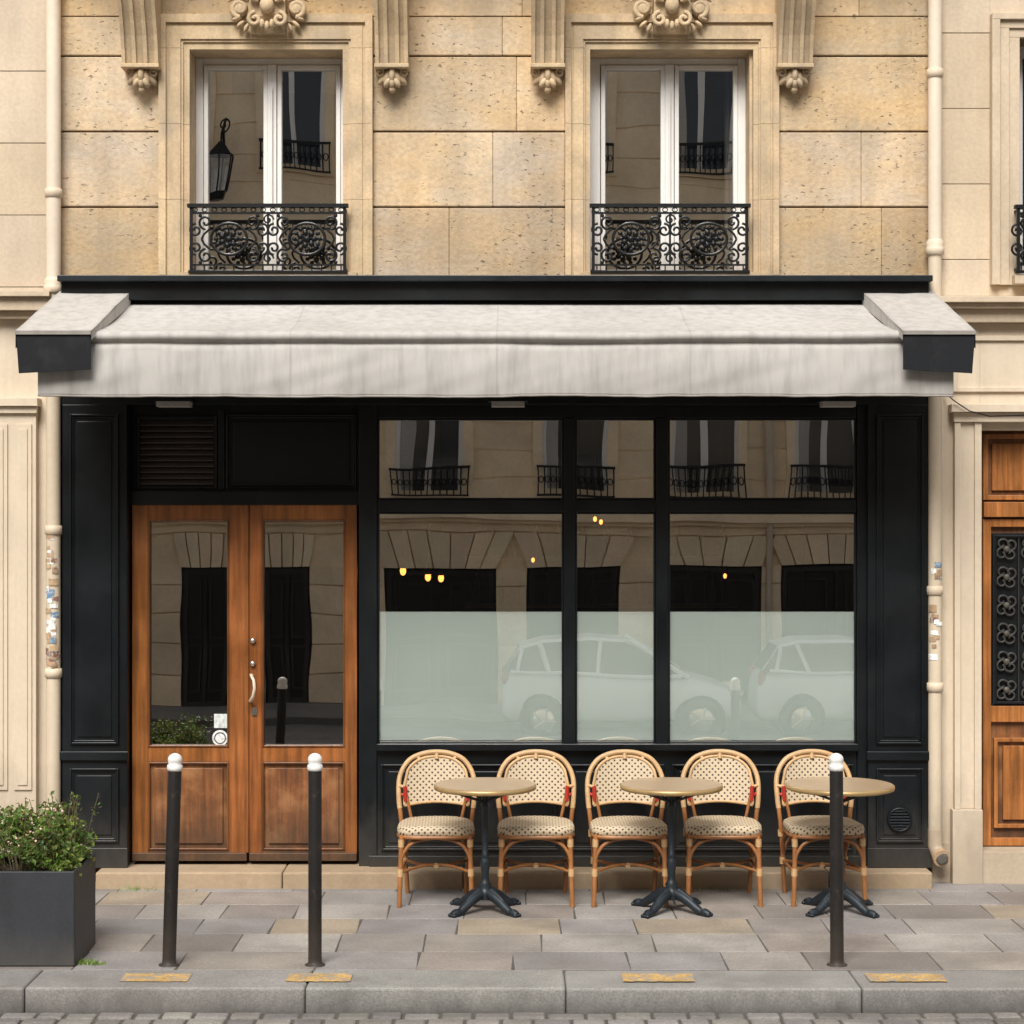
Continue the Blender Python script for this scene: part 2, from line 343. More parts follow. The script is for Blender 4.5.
        for k in range(n+1):
            xx=xe-0.10*k/n; yy=0.38+0.015*math.sin(k*1.7)
            vs+=[(xx,yy,za+0.05),(xx,yy,zc)]
        rm.add(vs,[(2*k,2*k+2,2*k+3,2*k+1) for k in range(n)],'curtain',(0.8,0.8,0.8),True)
        rm.obj('upper_room',cafe)
    mb.obj(name,cafe,0.006); st.obj(name+'_carving',cafe,0.004)
ZLO=Z(300)
storey(0,'stone_storey',ZLO,6.62)
storey(2.832,'stone_storey_top',6.62,9.3)
cb=MB()
for c0,c1 in ((118,158),(373,409),(530,566),(778,816)):
    a,b2=X(c0,0.2)+0.01,X(c1,0.2)-0.01; cx=(a+b2)/2
    zb=Z(90,0.12); zt=6.0
    prof=[(0.01,zt),(-0.34,zt),(-0.33,zt-0.2)]
    for t in range(0,9):
        u=t/8; prof.append((-0.32+0.2*u**1.3-0.025*math.sin(u*math.pi*2)*0.8,zt-0.25-(zt-0.25-zb-0.16)*u))
    prof.append((0.01,zb+0.14))
    cb.prism_x(a+0.022,b2-0.022,prof,'carved_stone',(0.8,0.8,0.8))
    for rx in (a+0.011,b2-0.011,cx-0.035,cx+0.035):
        w=0.011 if rx in (a+0.011,b2-0.011) else 0.012
        pp=[(y-0.018 if y<0 else y,z) for y,z in prof]
        cb.prism_x(rx-w,rx+w,pp,'carved_stone',(1.02,1.02,1.02))
    cb.box(a-0.015,b2+0.015,-0.36,0.005,zt-0.03,zt+0.04,'carved_stone')
    cb.box(a-0.006,b2+0.006,-0.15,0.005,zb+0.135,zb+0.16,'carved_stone')
    for q in range(5):
        a2=(q-2)*0.42
        cb.ell((cx+0.06*math.sin(a2)*1.2,-0.10+0.02*abs(q-2),zb+0.10-0.01*abs(q-2)),0.022,0.035,0.05,'carved_stone',rot=a2*0.9)
    for q in range(3):
        a2=(q-1)*0.5
        cb.ell((cx+0.04*math.sin(a2)*1.5,-0.095,zb+0.05),0.02,0.03,0.035,'carved_stone',rot=a2)
    cb.ell((cx,-0.075,zb+0.012),0.022,0.03,0.025,'carved_stone')
    cb.ell((cx,-0.05,zb+0.09),0.085,0.055,0.06,'carved_stone')
    for sx in (-1,1): cb.tube(spiral(cx+sx*0.075,zb+0.115,-0.085,0.028,0.006,math.pi/2,1.2,16,sx),0.009,'carved_stone',seg=6)
cb.box(XL,XR,-0.40,-0.002,6.04,6.10,'carved_stone'); cb.box(XL,XR,-0.48,-0.002,6.10,6.24,'carved_stone')
cb.obj('balcony_corbels',cafe,0.004)

def guard(x0,x1,z0,z1,y,name,parent):
    g=MB(); W=x1-x0
    g.box(x0-0.015,x1+0.015,y-0.022,y+0.022,z1-0.022,z1,'cast_iron')
    g.box(x0,x1,y-0.009,y+0.009,z1-0.062,z1-0.05,'cast_iron')
    g.box(x0-0.01,x1+0.01,y-0.012,y+0.012,z0,z0+0.016,'cast_iron')
    g.box(x0,x1,y-0.009,y+0.009,z0+0.045,z0+0.055,'cast_iron')
    n=16
    for i in range(n):
        g.tube([(x0+W*(i+0.5)/n+0.016*math.cos(t),y,z1-0.036+0.012*math.sin(t)) for t in [k*math.pi/5 for k in range(10)]],0.0035,'cast_iron',seg=5,closed=True)
        g.box(x0+W*(i+0.5)/n-0.004,x0+W*(i+0.5)/n+0.004,y-0.004,y+0.004,z0+0.016,z0+0.045,'cast_iron')
    for sx in (x0+0.008,x1-0.008): g.box(sx-0.009,sx+0.009,y-0.01,y+0.01,z0,z1,'cast_iron')
    zc=(z0+0.055+z1-0.062)/2
    for k in (0.25,0.75):
        cx=x0+W*k
        g.tube([(cx+0.112*math.cos(t),y,zc+0.098*math.sin(t)) for t in [q*math.pi/14 for q in range(28)]],0.009,'cast_iron',seg=6,closed=True)
        for ring,nn,rr in ((0.0,1,0.026),(0.045,7,0.022),(0.078,12,0.016)):
            for q in range(nn):
                a=2*math.pi*q/nn; g.ell((cx+ring*math.cos(a),y-0.006,zc+ring*0.87*math.sin(a)),rr,0.014,rr*0.85,'cast_iron',rot=a,seg=8,rings=5)
        for sx in (-1,1):
            for sz in (-1,1):
                g.tube(spiral(cx+sx*0.145,zc+sz*0.105,y,0.045,0.010,-sz*math.pi/2,1.25*sz,20,sx),0.0075,'cast_iron',seg=6)
                g.tube(spiral(cx+sx*0.205,zc+sz*0.055,y,0.042,0.010,sz*math.pi/2,-1.3*sz,20,sx),0.0075,'cast_iron',seg=6)
                g.tube([(cx+sx*0.17,y,zc),(cx+sx*0.155,y,zc+sz*0.03),(cx+sx*0.12,y,zc+sz*0.062)],0.007,'cast_iron',seg=6)
                g.ell((cx+sx*0.178,y,zc+sz*0.145),0.012,0.008,0.012,'cast_iron',seg=8,rings=5)
    g.box(x0+W/2-0.006,x0+W/2+0.006,y-0.007,y+0.007,z0+0.05,z1-0.055,'cast_iron')
    for sz in (-1,1):
        g.tube(spiral(x0+W/2,zc+sz*0.12,y,0.035,0.008,0,1.2,18,1),0.0055,'cast_iron',seg=6)
    for sx in (x0+0.008,x1-0.008):
        for zz in (z0+0.03,z1-0.03): g.box(sx-0.007,sx+0.007,y,0.02,zz-0.007,zz+0.007,'cast_iron')
    return g.obj(name,parent)
for a,b2 in ((190,346),(592,748)):
    guard(X(a,0.1),X(b2,0.1),Z(273,0.1),Z(204,0.1),-0.1,'window_guard',cafe)
    guard(X(a,0.1),X(b2,0.1),Z(273,0.1)+2.832,Z(204,0.1)+2.832,-0.1,'window_guard',cafe)

# ------------------------------------------------------------ SHOPFRONT
sf=MB(); BP='black_paint'
sf.pbox(57,933,275,281,-0.02,0.21,BP,(2,2,2)); sf.pbox(61,929,281,300,-0.02,0.15,BP,(0.9,0.9,0.9)); sf.box(X(61),X(930),-0.06,0.3,Z(405),Z(300)+0.0,BP)
def panel(x0,x1,z0,z1,y,mt=BP,w=0.03,dep=0.02):
    sf.frame(x0,x1,z0,z1,w*0.45,y-dep,y,mt)
    sf.frame(x0+w*0.45,x1-w*0.45,z0+w*0.45,z1-w*0.45,w*0.4,y-dep*0.5,y,mt)
    sf.box(x0+w*1.5,x1-w*1.5,y-dep*0.4,y,z0+w*1.5,z1-w*1.5,mt)
for a,b2 in ((62,127),(868,931)):
    x0,x1=X(a,0.06),X(b2,0.06)
    sf.box(x0,x1,-0.06,0.2,0.10,Z(405),BP)
    panel(x0+0.05,x1-0.05,Z(744,0.06),Z(414,0.06),-0.06)
    sf.box(x0-0.012,x1+0.012,-0.085,-0.0602,Z(760,0.06),Z(751,0.06),BP)
    sf.box(x0-0.006,x1+0.006,-0.075,-0.0602,0.10,Z(848,0.07),BP)
    panel(x0+0.05,x1-0.05,Z(842,0.06),Z(768,0.06),-0.06)
dd=-0.1
xd0,xd1=X(127,0.06),X(359,0)
sf.box(xd0,xd1,0.1,0.16,Z(506,dd),Z(400),BP)
sf.box(xd0,xd1,0.04,0.1,Z(505,dd),Z(491,dd),BP)
sf.box(X(219,dd),X(225,dd),0.075,0.1,Z(490,dd),Z(410,dd),BP)
panel(X(225,dd)+0.01,xd1-0.02,Z(489,dd),Z(414,dd),0.1)
lx0,lx1=X(141,dd),X(218,dd)
sf.frame(lx0-0.02,lx1,Z(489,dd),Z(416,dd),0.018,0.07,0.1,BP)
for i in range(11):
    zz=Z(484,dd)+i*0.037
    sf.add([(lx0,0.06,zz),(lx1-0.02,0.06,zz),(lx1-0.02,0.095,zz+0.03),(lx0,0.095,zz+0.03),(lx0,0.066,zz-0.006),(lx1-0.02,0.066,zz-0.006),(lx1-0.02,0.1,zz+0.022),(lx0,0.1,zz+0.022)],[(0,1,2,3),(7,6,5,4),(0,4,5,1),(1,5,6,2),(3,7,4,0)],'awning_dark',(9,6,4))
sf.box(X(359),X(377),-0.01,0.16,0.10,Z(404),BP)
fy0,fy1=-0.0,0.07
wx0,wx1=X(377),X(857)
sf.box(wx0,wx1,fy0,fy1,Z(418),Z(404),BP); sf.box(wx0,wx1,fy0,fy1,Z(512),Z(500),BP)
sf.box(wx1,X(868),-0.01,0.16,0.10,Z(404),BP)
for a,b2 in ((564,575),(656,668)):
    sf.box(X(a),X(b2),fy0-0.012,fy1,Z(745),Z(418),BP)
sf.box(wx0,wx1,-0.05,fy1,Z(751,0.05),Z(744,0.05),BP)
sf.box(wx0,wx1,0.0,0.14,0.10,Z(751,0.05),BP)
for a,b2 in ((381,560),(568,664),(672,853)):
    panel(X(a),X(b2),Z(850),Z(764),0.0)
for a,b2 in ((377,564),(575,656),(668,857)):
    for t,bm in ((418,500),(512,744)):
        sf.frame(X(a),X(b2),Z(bm),Z(t),0.014,0.012,0.05,BP)
sf.box(wx0-0.05,wx1+0.03,-0.03,0.0,0.10,Z(855),BP)
sf.obj('shopfront_joinery',cafe,0.004)
vt=MB()
vx,vz=X(900,0.09),Z(820,0.09)
vt.tube([(vx+0.07*math.cos(t),-0.082,vz+0.07*math.sin(t)) for t in [k*math.pi/12 for k in range(24)]],0.008,'cast_iron',closed=True)
for i in range(7):
    z=-0.054+i*0.018; hw=math.sqrt(max(0,0.068**2-z*z)); vt.box(vx-hw,vx+hw,-0.086,-0.076,vz+z-0.004,vz+z+0.004,'cast_iron',(4,4,4))
vt.obj('round_vent',cafe)
gl=MB(); fl=MB()
for a,b2 in ((377,564),(575,656),(668,857)):
    gl.pane(X(a),X(b2),0.03,Z(500),Z(418),'window_glass'); gl.pane(X(a),X(b2),0.03,Z(744),Z(512),'window_glass')
    fl.box(X(a)+0.005,X(b2)-0.005,0.034,0.036,Z(741),Z(612),'film')
gl.obj('shop_window_glass',cafe); fl.obj('frosted_window_film',cafe)
sp=MB()
for px in (176,508,836):
    x=X(px,0.3); sp.box(x-0.10,x+0.10,-0.42,-0.30,Z(407,0.35),Z(402,0.35),'curtain'); sp.box(x-0.12,x+0.12,-0.44,-0.28,Z(402,0.35),Z(399,0.35),'cast_iron')
    sp.box(x-0.01,x+0.01,-0.38,-0.06,Z(399,0.35),Z(397,0.35),'cast_iron')
sp.obj('awning_spotlight',cafe)
dr=MB(); dy=0.045; O='oak'
xl=[X(132,-.045),X(247,-.045),X(249,-.045),X(357,-.045)]
ztop=Z(505,-.045); zbot=0.125
def oakcol(): k=ru(0.85,1.15); return (k,k*ru(0.95,1.05),k)
for (a,b2,g0,g1) in ((xl[0],xl[1],148,229),(xl[2],xl[3],262,345)):
    ga,gb=X(g0,-.045),X(g1,-.045); zg0,zg1=Z(747,-.045),Z(520,-.045)
    dr.box(a,ga,dy,dy+0.05,zbot,ztop,O,oakcol()); dr.box(gb,b2,dy,dy+0.05,zbot,ztop,O,oakcol())
    dr.box(ga,gb,dy+0.0015,dy+0.05,zg1,ztop,O,oakcol())
    dr.box(ga,gb,dy+0.0015,dy+0.05,Z(762,-.045),zg0,O,oakcol())
    dr.box(ga,gb,dy+0.0015,dy+0.05,zbot,Z(850,-.045),'oak_worn',oakcol())
    dr.box(ga-0.0,gb+0.0,dy+0.02,dy+0.045,Z(850,-.045),Z(762,-.045),'oak_worn',oakcol())
    dr.box(ga+0.04,gb-0.04,dy+0.006,dy+0.02,Z(850,-.045)+0.04,Z(762,-.045)-0.04,'oak_worn',oakcol())
    dr.frame(ga,gb,Z(850,-.045),Z(762,-.045),0.012,dy-0.006,dy+0.02,O,(0.55,0.55,0.55))
    dr.frame(ga,gb,zg0,zg1,0.011,dy-0.006,dy+0.03,O,(0.55,0.55,0.55))
    dr.pane(ga,gb,dy+0.03,zg0,zg1,'window_glass')
    dr.box(a+0.002,b2-0.002,dy-0.012,dy-0.0,zbot,zbot+0.05,'oak_worn',(0.8,0.8,0.8))
dr.box(xl[1]-0.014,xl[1]+0.012,dy-0.014,dy-0.001,zbot+0.052,ztop,O,(0.9,0.9,0.9))
dr.obj('oak_double_door',cafe,0.003)
dh=MB()
hx=X(253,0)
dh.tube([(hx-0.01,0.04,Z(676)),(hx-0.012,-0.005,Z(675)),(hx+0.008,-0.03,Z(680)),(hx+0.014,-0.035,Z(688)),(hx+0.004,-0.03,Z(696)),(hx-0.016,-0.01,Z(701)),(hx-0.016,0.04,Z(702))],0.010,'white_paint',(0.8,0.7,0.58))
for py in (641,664):
    dh.ell((X(252),0.03,Z(py)),0.018,0.014,0.018,'chrome')
dh.box(X(251),X(256),0.036,0.044,Z(716),Z(708),'chrome')
dh.box(X(214,-.07),X(227,-.07),0.070,0.0735,Z(728,-.07),Z(714,-.07),'sticker_white',(0.85,0.9,0.9))
n=20
dh.add([(X(220,-.07)+0.05*math.cos(2*math.pi*k/n),0.0715,Z(738,-.07)+0.05*math.sin(2*math.pi*k/n)) for k in range(n)],[tuple(range(n))],'sticker_white')
dh.tube([(X(220,-.07)+0.034*math.cos(2*math.pi*k/n),0.0705,Z(738,-.07)+0.034*math.sin(2*math.pi*k/n)) for k in range(n)],0.003,'cast_iron',closed=True,seg=5)
dh.obj('door_handle_and_stickers',cafe)
ts=MB(); x=X(95,0.22)
xe=X(933,0.22); xx=x
while xx<xe-0.01:
    n2=min(xx+ru(0.9,1.4),xe)
    if xe-n2<0.3:n2=xe
    k=ru(.93,1.05)
    ts.box(xx+0.002,n2-0.002,-0.22,0.16,-0.05,0.10,'limestone_pale',(0.64*k,0.58*k,0.51*k)); xx=n2
ts.obj('stone_threshold',cafe,0.012,3)
it=MB()
ix0,ix1=-2.45,2.5
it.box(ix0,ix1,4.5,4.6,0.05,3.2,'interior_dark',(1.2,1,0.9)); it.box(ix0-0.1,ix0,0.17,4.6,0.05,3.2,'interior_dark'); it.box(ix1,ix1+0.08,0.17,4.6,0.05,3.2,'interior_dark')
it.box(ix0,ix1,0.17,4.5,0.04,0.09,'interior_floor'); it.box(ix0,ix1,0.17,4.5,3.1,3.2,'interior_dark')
it.box(-0.6,2.0,3.3,3.9,0.09,1.15,'interior_floor',(1.5,1.3,1.2))
for k in range(3): it.box(-0.4,1.9,4.3,4.5,1.5+k*0.4,1.53+k*0.4,'interior_floor',(2,1.5,1.2))
for k in range(22): it.lathe(-0.3+k*0.1,4.4,[(0.03,1.53+0.4*(k%2)),(0.03,1.70+0.4*(k%2)),(0.012,1.75+0.4*(k%2)),(0.012,1.8+0.4*(k%2))],'film',(0.15,0.2,0.12),seg=8)
it.obj('cafe_interior',cafe)
lm=MB()
for px,py,dd in ((403,571,-1.5),(428,577,-2.2),(441,578,-2.4),(430,571,-3.2),(595,519,-1.8),(601,522,-2.3),(725,576,-2.6),(533,560,-3.4)):
    x,z=X(px,dd),Z(py,dd); s=1 if px<450 else 0.6
    lm.ell((x,-dd,z),0.022*s,0.022*s,0.032*s,'bulb'); lm.tube([(x,-dd,z+0.04),(x,-dd,3.1)],0.004,'cast_iron',seg=5)
    lm.lathe(x,-dd,[(0.045*s,z+0.02),(0.03*s,z+0.07),(0.01*s,z+0.09)],'chrome',(0.5,0.35,0.2),seg=12)
lm.obj('pendant_lamps',cafe)
bd=MB()
bd.box(XL+0.01,-2.56,0.2,5,-0.3,3.6,'mortar'); bd.box(2.585,XR-0.005,0.2,5,-0.3,3.6,'mortar')
bd.box(XL+0.01,XR-0.01,4.65,5.0,-0.3,9.3,'mortar'); bd.box(XL+0.01,XR-0.01,0.3,4.6,3.25,3.4,'mortar'); bd.box(XL,XR,-0.15,5,9.302,9.5,'limestone')
bd.add([(XL,0,9.5),(XR,0,9.5),(XR,1.6,11.2),(XL,1.6,11.2),(XL,5,11.3),(XR,5,11.3)],[(0,1,2,3),(3,2,5,4)],'slate')
bd.obj('building_body',cafe)

# ------------------------------------------------------------ AWNING
aw=empty('awning')
am=MB()
ax0,ax1=X(38,0.9),X(953,0.9)
prof=[]
P0=(0.08,Z(303,0.08)); Pf=(0.87,Z(331,0.87))
for t in range(13):
    u=t/12; prof.append((P0[0]+(Pf[0]-P0[0])*u,P0[1]+(Pf[1]-P0[1])*u-0.014*math.sin(u*math.pi)))
zr=Pf[1]
prof+=[(0.895,zr-0.008),(0.912,zr-0.022),(0.916,zr-0.040),(0.905,zr-0.055),(0.885,zr-0.066),(0.880,zr-0.074),(0.886,zr-0.082),(0.896,zr-0.092)]
nv0=len(prof); zv=zr-0.092
for t in range(1,19):
    u=t/18; prof.append((0.898+0.010*math.sin(u*3),zv+(Z(396,0.9)-zv)*u))
NX=620
vs=[];cols=[]
seams=[X(p,0.9) for p in (290,497,690)]
nn=lambda a,b,c: noise.noise(Vector((a,b,c)))
for i in range(NX+1):
    x=ax0+(ax1-ax0)*i/NX
    sd=min(abs(x-q) for q in seams)
    for j,(d,z) in enumerate(prof):
        if j<nv0:
            w=math.sin(math.pi*min(j,12)/12); nz=nn(x*0.9,j*0.06,0)
            zz=z-0.018*w*(0.5+nz)-0.0015*nn(x*4,j*0.3,3)*w; d2=d
            if sd<0.10: zz+=0.006*(1-sd/0.10)*w
            if j>=12: d2+=0.010*nn(x*2.0,j*0.1,4); zz+=0.012*nn(x*1.1,0,11)+0.002*nn(x*7,0,12)
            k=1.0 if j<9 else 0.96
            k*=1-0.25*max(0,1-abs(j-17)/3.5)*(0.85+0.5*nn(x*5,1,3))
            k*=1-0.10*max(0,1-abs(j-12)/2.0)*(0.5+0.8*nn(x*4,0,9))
        else:
            u=(j-nv0+1)/18
            fold=nn(x*1.8,u*0.3,5)*0.020*u+nn(x*6.0+u*0.8,u*0.4,8)*0.011*(0.3+0.7*u)+nn(x*15-u*1.2,u*0.7,2)*0.0035+nn(x*4+u*3,u*1.6,17)*0.004
            if sd<0.12: fold-=0.010*(1-sd/0.12)*u
            d2=d+fold; zz=z-0.016*u*nn(x*1.2,0,1)-0.004*u*nn(x*7,0,1)+0.012*nn(x*1.1,0,11)*(1-u)
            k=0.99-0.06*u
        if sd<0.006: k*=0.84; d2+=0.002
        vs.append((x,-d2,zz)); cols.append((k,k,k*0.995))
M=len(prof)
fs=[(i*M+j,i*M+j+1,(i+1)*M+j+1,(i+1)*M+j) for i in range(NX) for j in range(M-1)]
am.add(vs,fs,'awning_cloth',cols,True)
am.tube([(vs[i*M+M-1][0],vs[i*M+M-1][1],vs[i*M+M-1][2]) for i in range(NX+1)],0.006,'awning_cloth',(0.7,0.68,0.65),seg=6)
ob=am.obj('awning_fabric',aw)
sm=ob.modifiers.new('thick','SOLIDIFY'); sm.thickness=0.003
ah=MB()
ah.tube([(ax0+0.02,-0.85,Z(346,0.86)),(ax1-0.02,-0.85,Z(346,0.86))],0.016,'awning_dark')
ah.tube([(ax0+0.1,-0.09,3.55),(ax1-0.1,-0.09,3.55)],0.04,'awning_dark')
for px in (150,430,600,880):
    x=X(px); ah.tube([(x,-0.05,3.3),(x+(0.25 if px<512 else -0.25),-0.45,3.28),(x,-0.84,Z(348,0.86))],0.018,'awning_dark')
for a0,a1,b0,b1 in ((60,131,15,91),(862,933,903,976)):
    xa0,xa1=X(a0,0.1),X(a1,0.1); xb0,xb1=X(b0,1.0),X(b1,1.0)
    za,zb=Z(291,0.1),Z(331,1.0)
    NN=16
    vs=[];cc=[]
    for i in range(NN+1):
        for j in range(NN+1):
            u,v=i/NN,j/NN
            x=(xa0+(xa1-xa0)*u)*(1-v)+(xb0+(xb1-xb0)*u)*v
            y=-(0.1+0.9*v); z=za+(zb-za)*v-0.008*math.sin(math.pi*v)*math.sin(math.pi*u)+0.005*noise.noise(Vector((x*7,y*5,0)))
            k=0.93-0.12*(v>0.95)-0.14*(u<0.03 or u>0.97)
            vs.append((x,y,z)); cc.append((k,k*0.99,k*0.97))
    ah.add(vs,[(i*(NN+1)+j,i*(NN+1)+j+1,(i+1)*(NN+1)+j+1,(i+1)*(NN+1)+j) for i in range(NN) for j in range(NN)],'awning_cloth',cc,True)
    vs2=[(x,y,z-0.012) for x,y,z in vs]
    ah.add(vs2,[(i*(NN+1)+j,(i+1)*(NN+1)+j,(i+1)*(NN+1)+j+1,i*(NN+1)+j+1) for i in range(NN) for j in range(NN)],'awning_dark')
    ah.box(xb0,xb1,-1.008,-0.99,zb-0.020,zb+0.002,'awning_cloth',(0.6,0.58,0.55))
    zl=Z(373,1.0)
    left=a0<500
    ah.add([(xb0+0.004,-0.997,zb-0.020),(xb1-0.004,-0.997,zb-0.020),(xb1-0.006-(0 if left else 0.012),-0.985,zl+0.022*left),(xb0+0.006+(0.012 if left else 0),-0.985,zl+0.022*(not left)),
            (xb0+0.004,-0.98,zb-0.020),(xb1-0.004,-0.98,zb-0.020),(xb1-0.006-(0 if left else 0.012),-0.97,zl+0.022*left),(xb0+0.006+(0.012 if left else 0),-0.97,zl+0.022*(not left))],
           [(3,2,1,0),(4,5,6,7),(0,1,5,4),(1,2,6,5),(2,3,7,6),(3,0,4,7)],'awning_dark')
    xi0,xi1=(xa1,xb1) if left else (xa0,xb0)
    ah.add([(xi0,-0.1,za),(xi1,-0.99,zb-0.002),(xi1,-0.99,zb-0.05),(xi0,-0.1,za-0.09)],[(0,1,2,3)],'awning_cloth',(1.2,1.18,1.15))
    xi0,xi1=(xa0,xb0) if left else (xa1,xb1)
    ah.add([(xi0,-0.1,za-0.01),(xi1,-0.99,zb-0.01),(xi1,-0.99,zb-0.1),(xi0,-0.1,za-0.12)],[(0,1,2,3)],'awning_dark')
ah.obj('awning_frame_and_hoods',aw)

# ------------------------------------------------------------ NEIGHBOURS
lb=empty('stone_apartment_building')
m1=MB(); LXR=XL-0.004; LX0=-8.5
m1.box(LX0,LXR,0.03,5,3.55,10.5,'mortar')
PB=PITCH; PITCH=0.45
ashlar(m1,LX0,LXR,Z(292),7.0,Z(215),'limestone_pale',th=0.028,lens=(0.7,1.3),gap=0.005,a=0.04)
PITCH=PB
m1.box(LX0,LXR,0,0.03,7.0,10.5,'limestone_pale')
m1.box(LX0,LXR,-0.16,0.03,Z(296,0.16),Z(291,0.16),'limestone_pale'); m1.box(LX0,LXR,-0.12,0.03,Z(310,0.12),Z(296,0.16)-0.001,'limestone_pale'); m1.box(LX0,LXR,-0.07,0.03,Z(318,0.1),Z(310,0.12)-0.001,'limestone_pale')
m1.box(LX0,LXR,0.0,5,-0.2,Z(318,0.1)-0.001,'cream_paint')
for a,b2 in ((-42,36),(-260,-180)):
    x0,x1=X(a,0.06),X(b2,0.06)
    m1.box(x0,x1,-0.06,0,0.0,Z(406,0.06),'cream_paint')
    m1.box(x0-0.02,x1+0.02,-0.11,0,Z(406,0.1),Z(398,0.1),'cream_paint'); m1.box(x0-0.01,x1+0.01,-0.085,-0.0602,Z(413,0.09),Z(406,0.1)-0.002,'cream_paint')
    for k in range(3):
        m1.box(x0+0.05+k*0.15,x0+0.16+k*0.15,-0.072,-0.0602,Z(790,0.07),Z(424,0.07),'cream_paint')
        m1.box(x0+0.075+k*0.15,x0+0.135+k*0.15,-0.08,-0.072,Z(785,0.07),Z(429,0.07),'cream_paint')
    m1.box(x0-0.01,x1+0.01,-0.1,-0.0602,0,Z(838,0.1),'cream_paint'); m1.box(x0,x1,-0.08,-0.0602,Z(838,0.1)+0.002,Z(826,0.1),'cream_paint')
m1.box(X(-170),X(-55),-0.03,0,0.5,2.8,'black_paint'); m1.box(X(-165),X(-60),-0.034,-0.03,0.55,2.75,'car_window')
for zz in (4.0,7.6):
    m1.box(-5.6,-4.6,-0.04,0,zz-0.1,zz+1.9,'limestone_pale'); m1.box(-5.5,-4.7,-0.045,-0.04,zz,zz+1.8,'white_paint'); m1.box(-5.43,-5.13,-0.05,-0.045,zz+0.07,zz+1.7,'car_window'); m1.box(-5.07,-4.77,-0.05,-0.045,zz+0.07,zz+1.7,'car_window')
m1.obj('left_walls',lb,0.006)
rb=empty('stone_apartment_building.001')
m2=MB(); RX0=XR+0.004; RX1=8.5
wo0,wo1=X(1019),X(1150)
zwt=Z(38); zwb=Z(276)
for a,b2,c,e in ((RX0,wo0,3.55,10.5),(wo1,RX1,3.55,10.5),(wo0,wo1,zwt,10.5),(wo0,wo1,3.55,zwb-0.06)): m2.box(a,b2,0.03,0.4,c,e,'mortar')
m2.box(RX0,RX1,4.9,5,3.55,10.5,'mortar')
ashlar(m2,RX0,X(990),Z(296),7.0,Z(184),'limestone_pale',th=0.028,lens=(0.7,1.3),gap=0.004,a=0.04)
ashlar(m2,X(1180),RX1,Z(296),7.0,Z(184),'limestone_pale',th=0.028,lens=(0.7,1.3),gap=0.004,a=0.04)
ashlar(m2,X(990),X(1180),Z(15),7.0,Z(184),'limestone_pale',th=0.028,lens=(0.7,1.3),gap=0.004,a=0.04)
m2.box(X(990),X(1180),0.0,0.03,Z(296),zwb-0.061,'limestone_pale')
m2.box(RX0,RX1,0,0.03,7.0,10.5,'limestone_pale')
for s,(a,b2,pr) in enumerate(((990,998,0.06),(998,1008,0.035),(1008,1019,0.02))):
    m2.box(X(a),X(b2),-pr,0.029,zwb-0.059,Z(15+ (a-990)*0.8),'limestone_pale'); m2.box(X(2170-b2),X(2170-a),-pr,0.029,zwb-0.059,Z(15+(a-990)*0.8),'limestone_pale')
    m2.box(X(a)+0.001,X(2170-a),-pr-0.002,0.029,Z(15+(b2-990)*0.8),Z(15+(a-990)*0.8)+0.001,'limestone_pale')
m2.box(wo0,wo1,0.22,0.28,zwb,zwt,'white_paint'); m2.box(wo0+0.08,(wo0+wo1)/2-0.04,0.212,0.219,zwb+0.1,zwt-0.08,'car_window'); m2.box((wo0+wo1)/2+0.04,wo1-0.08,0.212,0.219,zwb+0.1,zwt-0.08,'car_window')
m2.box(wo0-0.05,wo1+0.05,-0.1,0.2,zwb-0.06,zwb,'limestone_pale')
m2.box(RX0,RX1,-0.17,0.03,Z(302,0.17),Z(296,0.17),'limestone_pale'); m2.box(RX0,RX1,-0.13,0.03,Z(308,0.13),Z(302,0.17)-0.001,'limestone_pale'); m2.box(RX0,RX1,-0.08,0.03,Z(322,0.08),Z(308,0.13)-0.001,'limestone_pale')
dl0,dl1=X(980),X(1180)
m2.box(RX0,dl0-0.0,0.0,0.4,-0.2,Z(322,0.08)-0.001,'cream_paint'); m2.box(dl1,RX1,0.0,0.4,-0.2,Z(322,0.08)-0.001,'cream_paint'); m2.box(dl0,dl1,0.0,0.4,Z(430),Z(322,0.08)-0.001,'cream_paint')
m2.box(X(948),X(1212),-0.10,0.0,Z(412,0.1),Z(404,0.1),'cream_paint'); m2.box(X(952),X(1208),-0.06,0.0,Z(422,0.06),Z(412,0.1)-0.001,'cream_paint')
m2.frame(X(952),X(1208),Z(392),Z(336),0.03,-0.02,0,'cream_paint')
for sg in (0,1):
    def mx(p): return X(p) if not sg else X(2160-p)
    for a,b2,pr in ((953,959,0.05),(959,973,0.03),(973,980,0.045)):
        m2.box(mx(a),mx(b2),-pr,0,Z(808),Z(422,0.06)-0.001,'cream_paint')
    m2.box(mx(950),mx(980),-0.075,0,0.0,Z(808)-0.001,'cream_paint')
m2.box(dl0,dl1,-0.05,0.4,-0.1,Z(852,0.05),'limestone_pale',(0.8,0.8,0.8))
m2.box(RX0,X(950)-0.001,-0.02,0,0.0,0.25,'cream_paint',(0.8,0.78,0.75))
zd0=Z(850,-.1); yy=0.14
m2.box(dl0,dl1,yy+0.03,yy+0.08,zd0,Z(430),'oak_worn')
OC=(1.5,1.65,1.8)
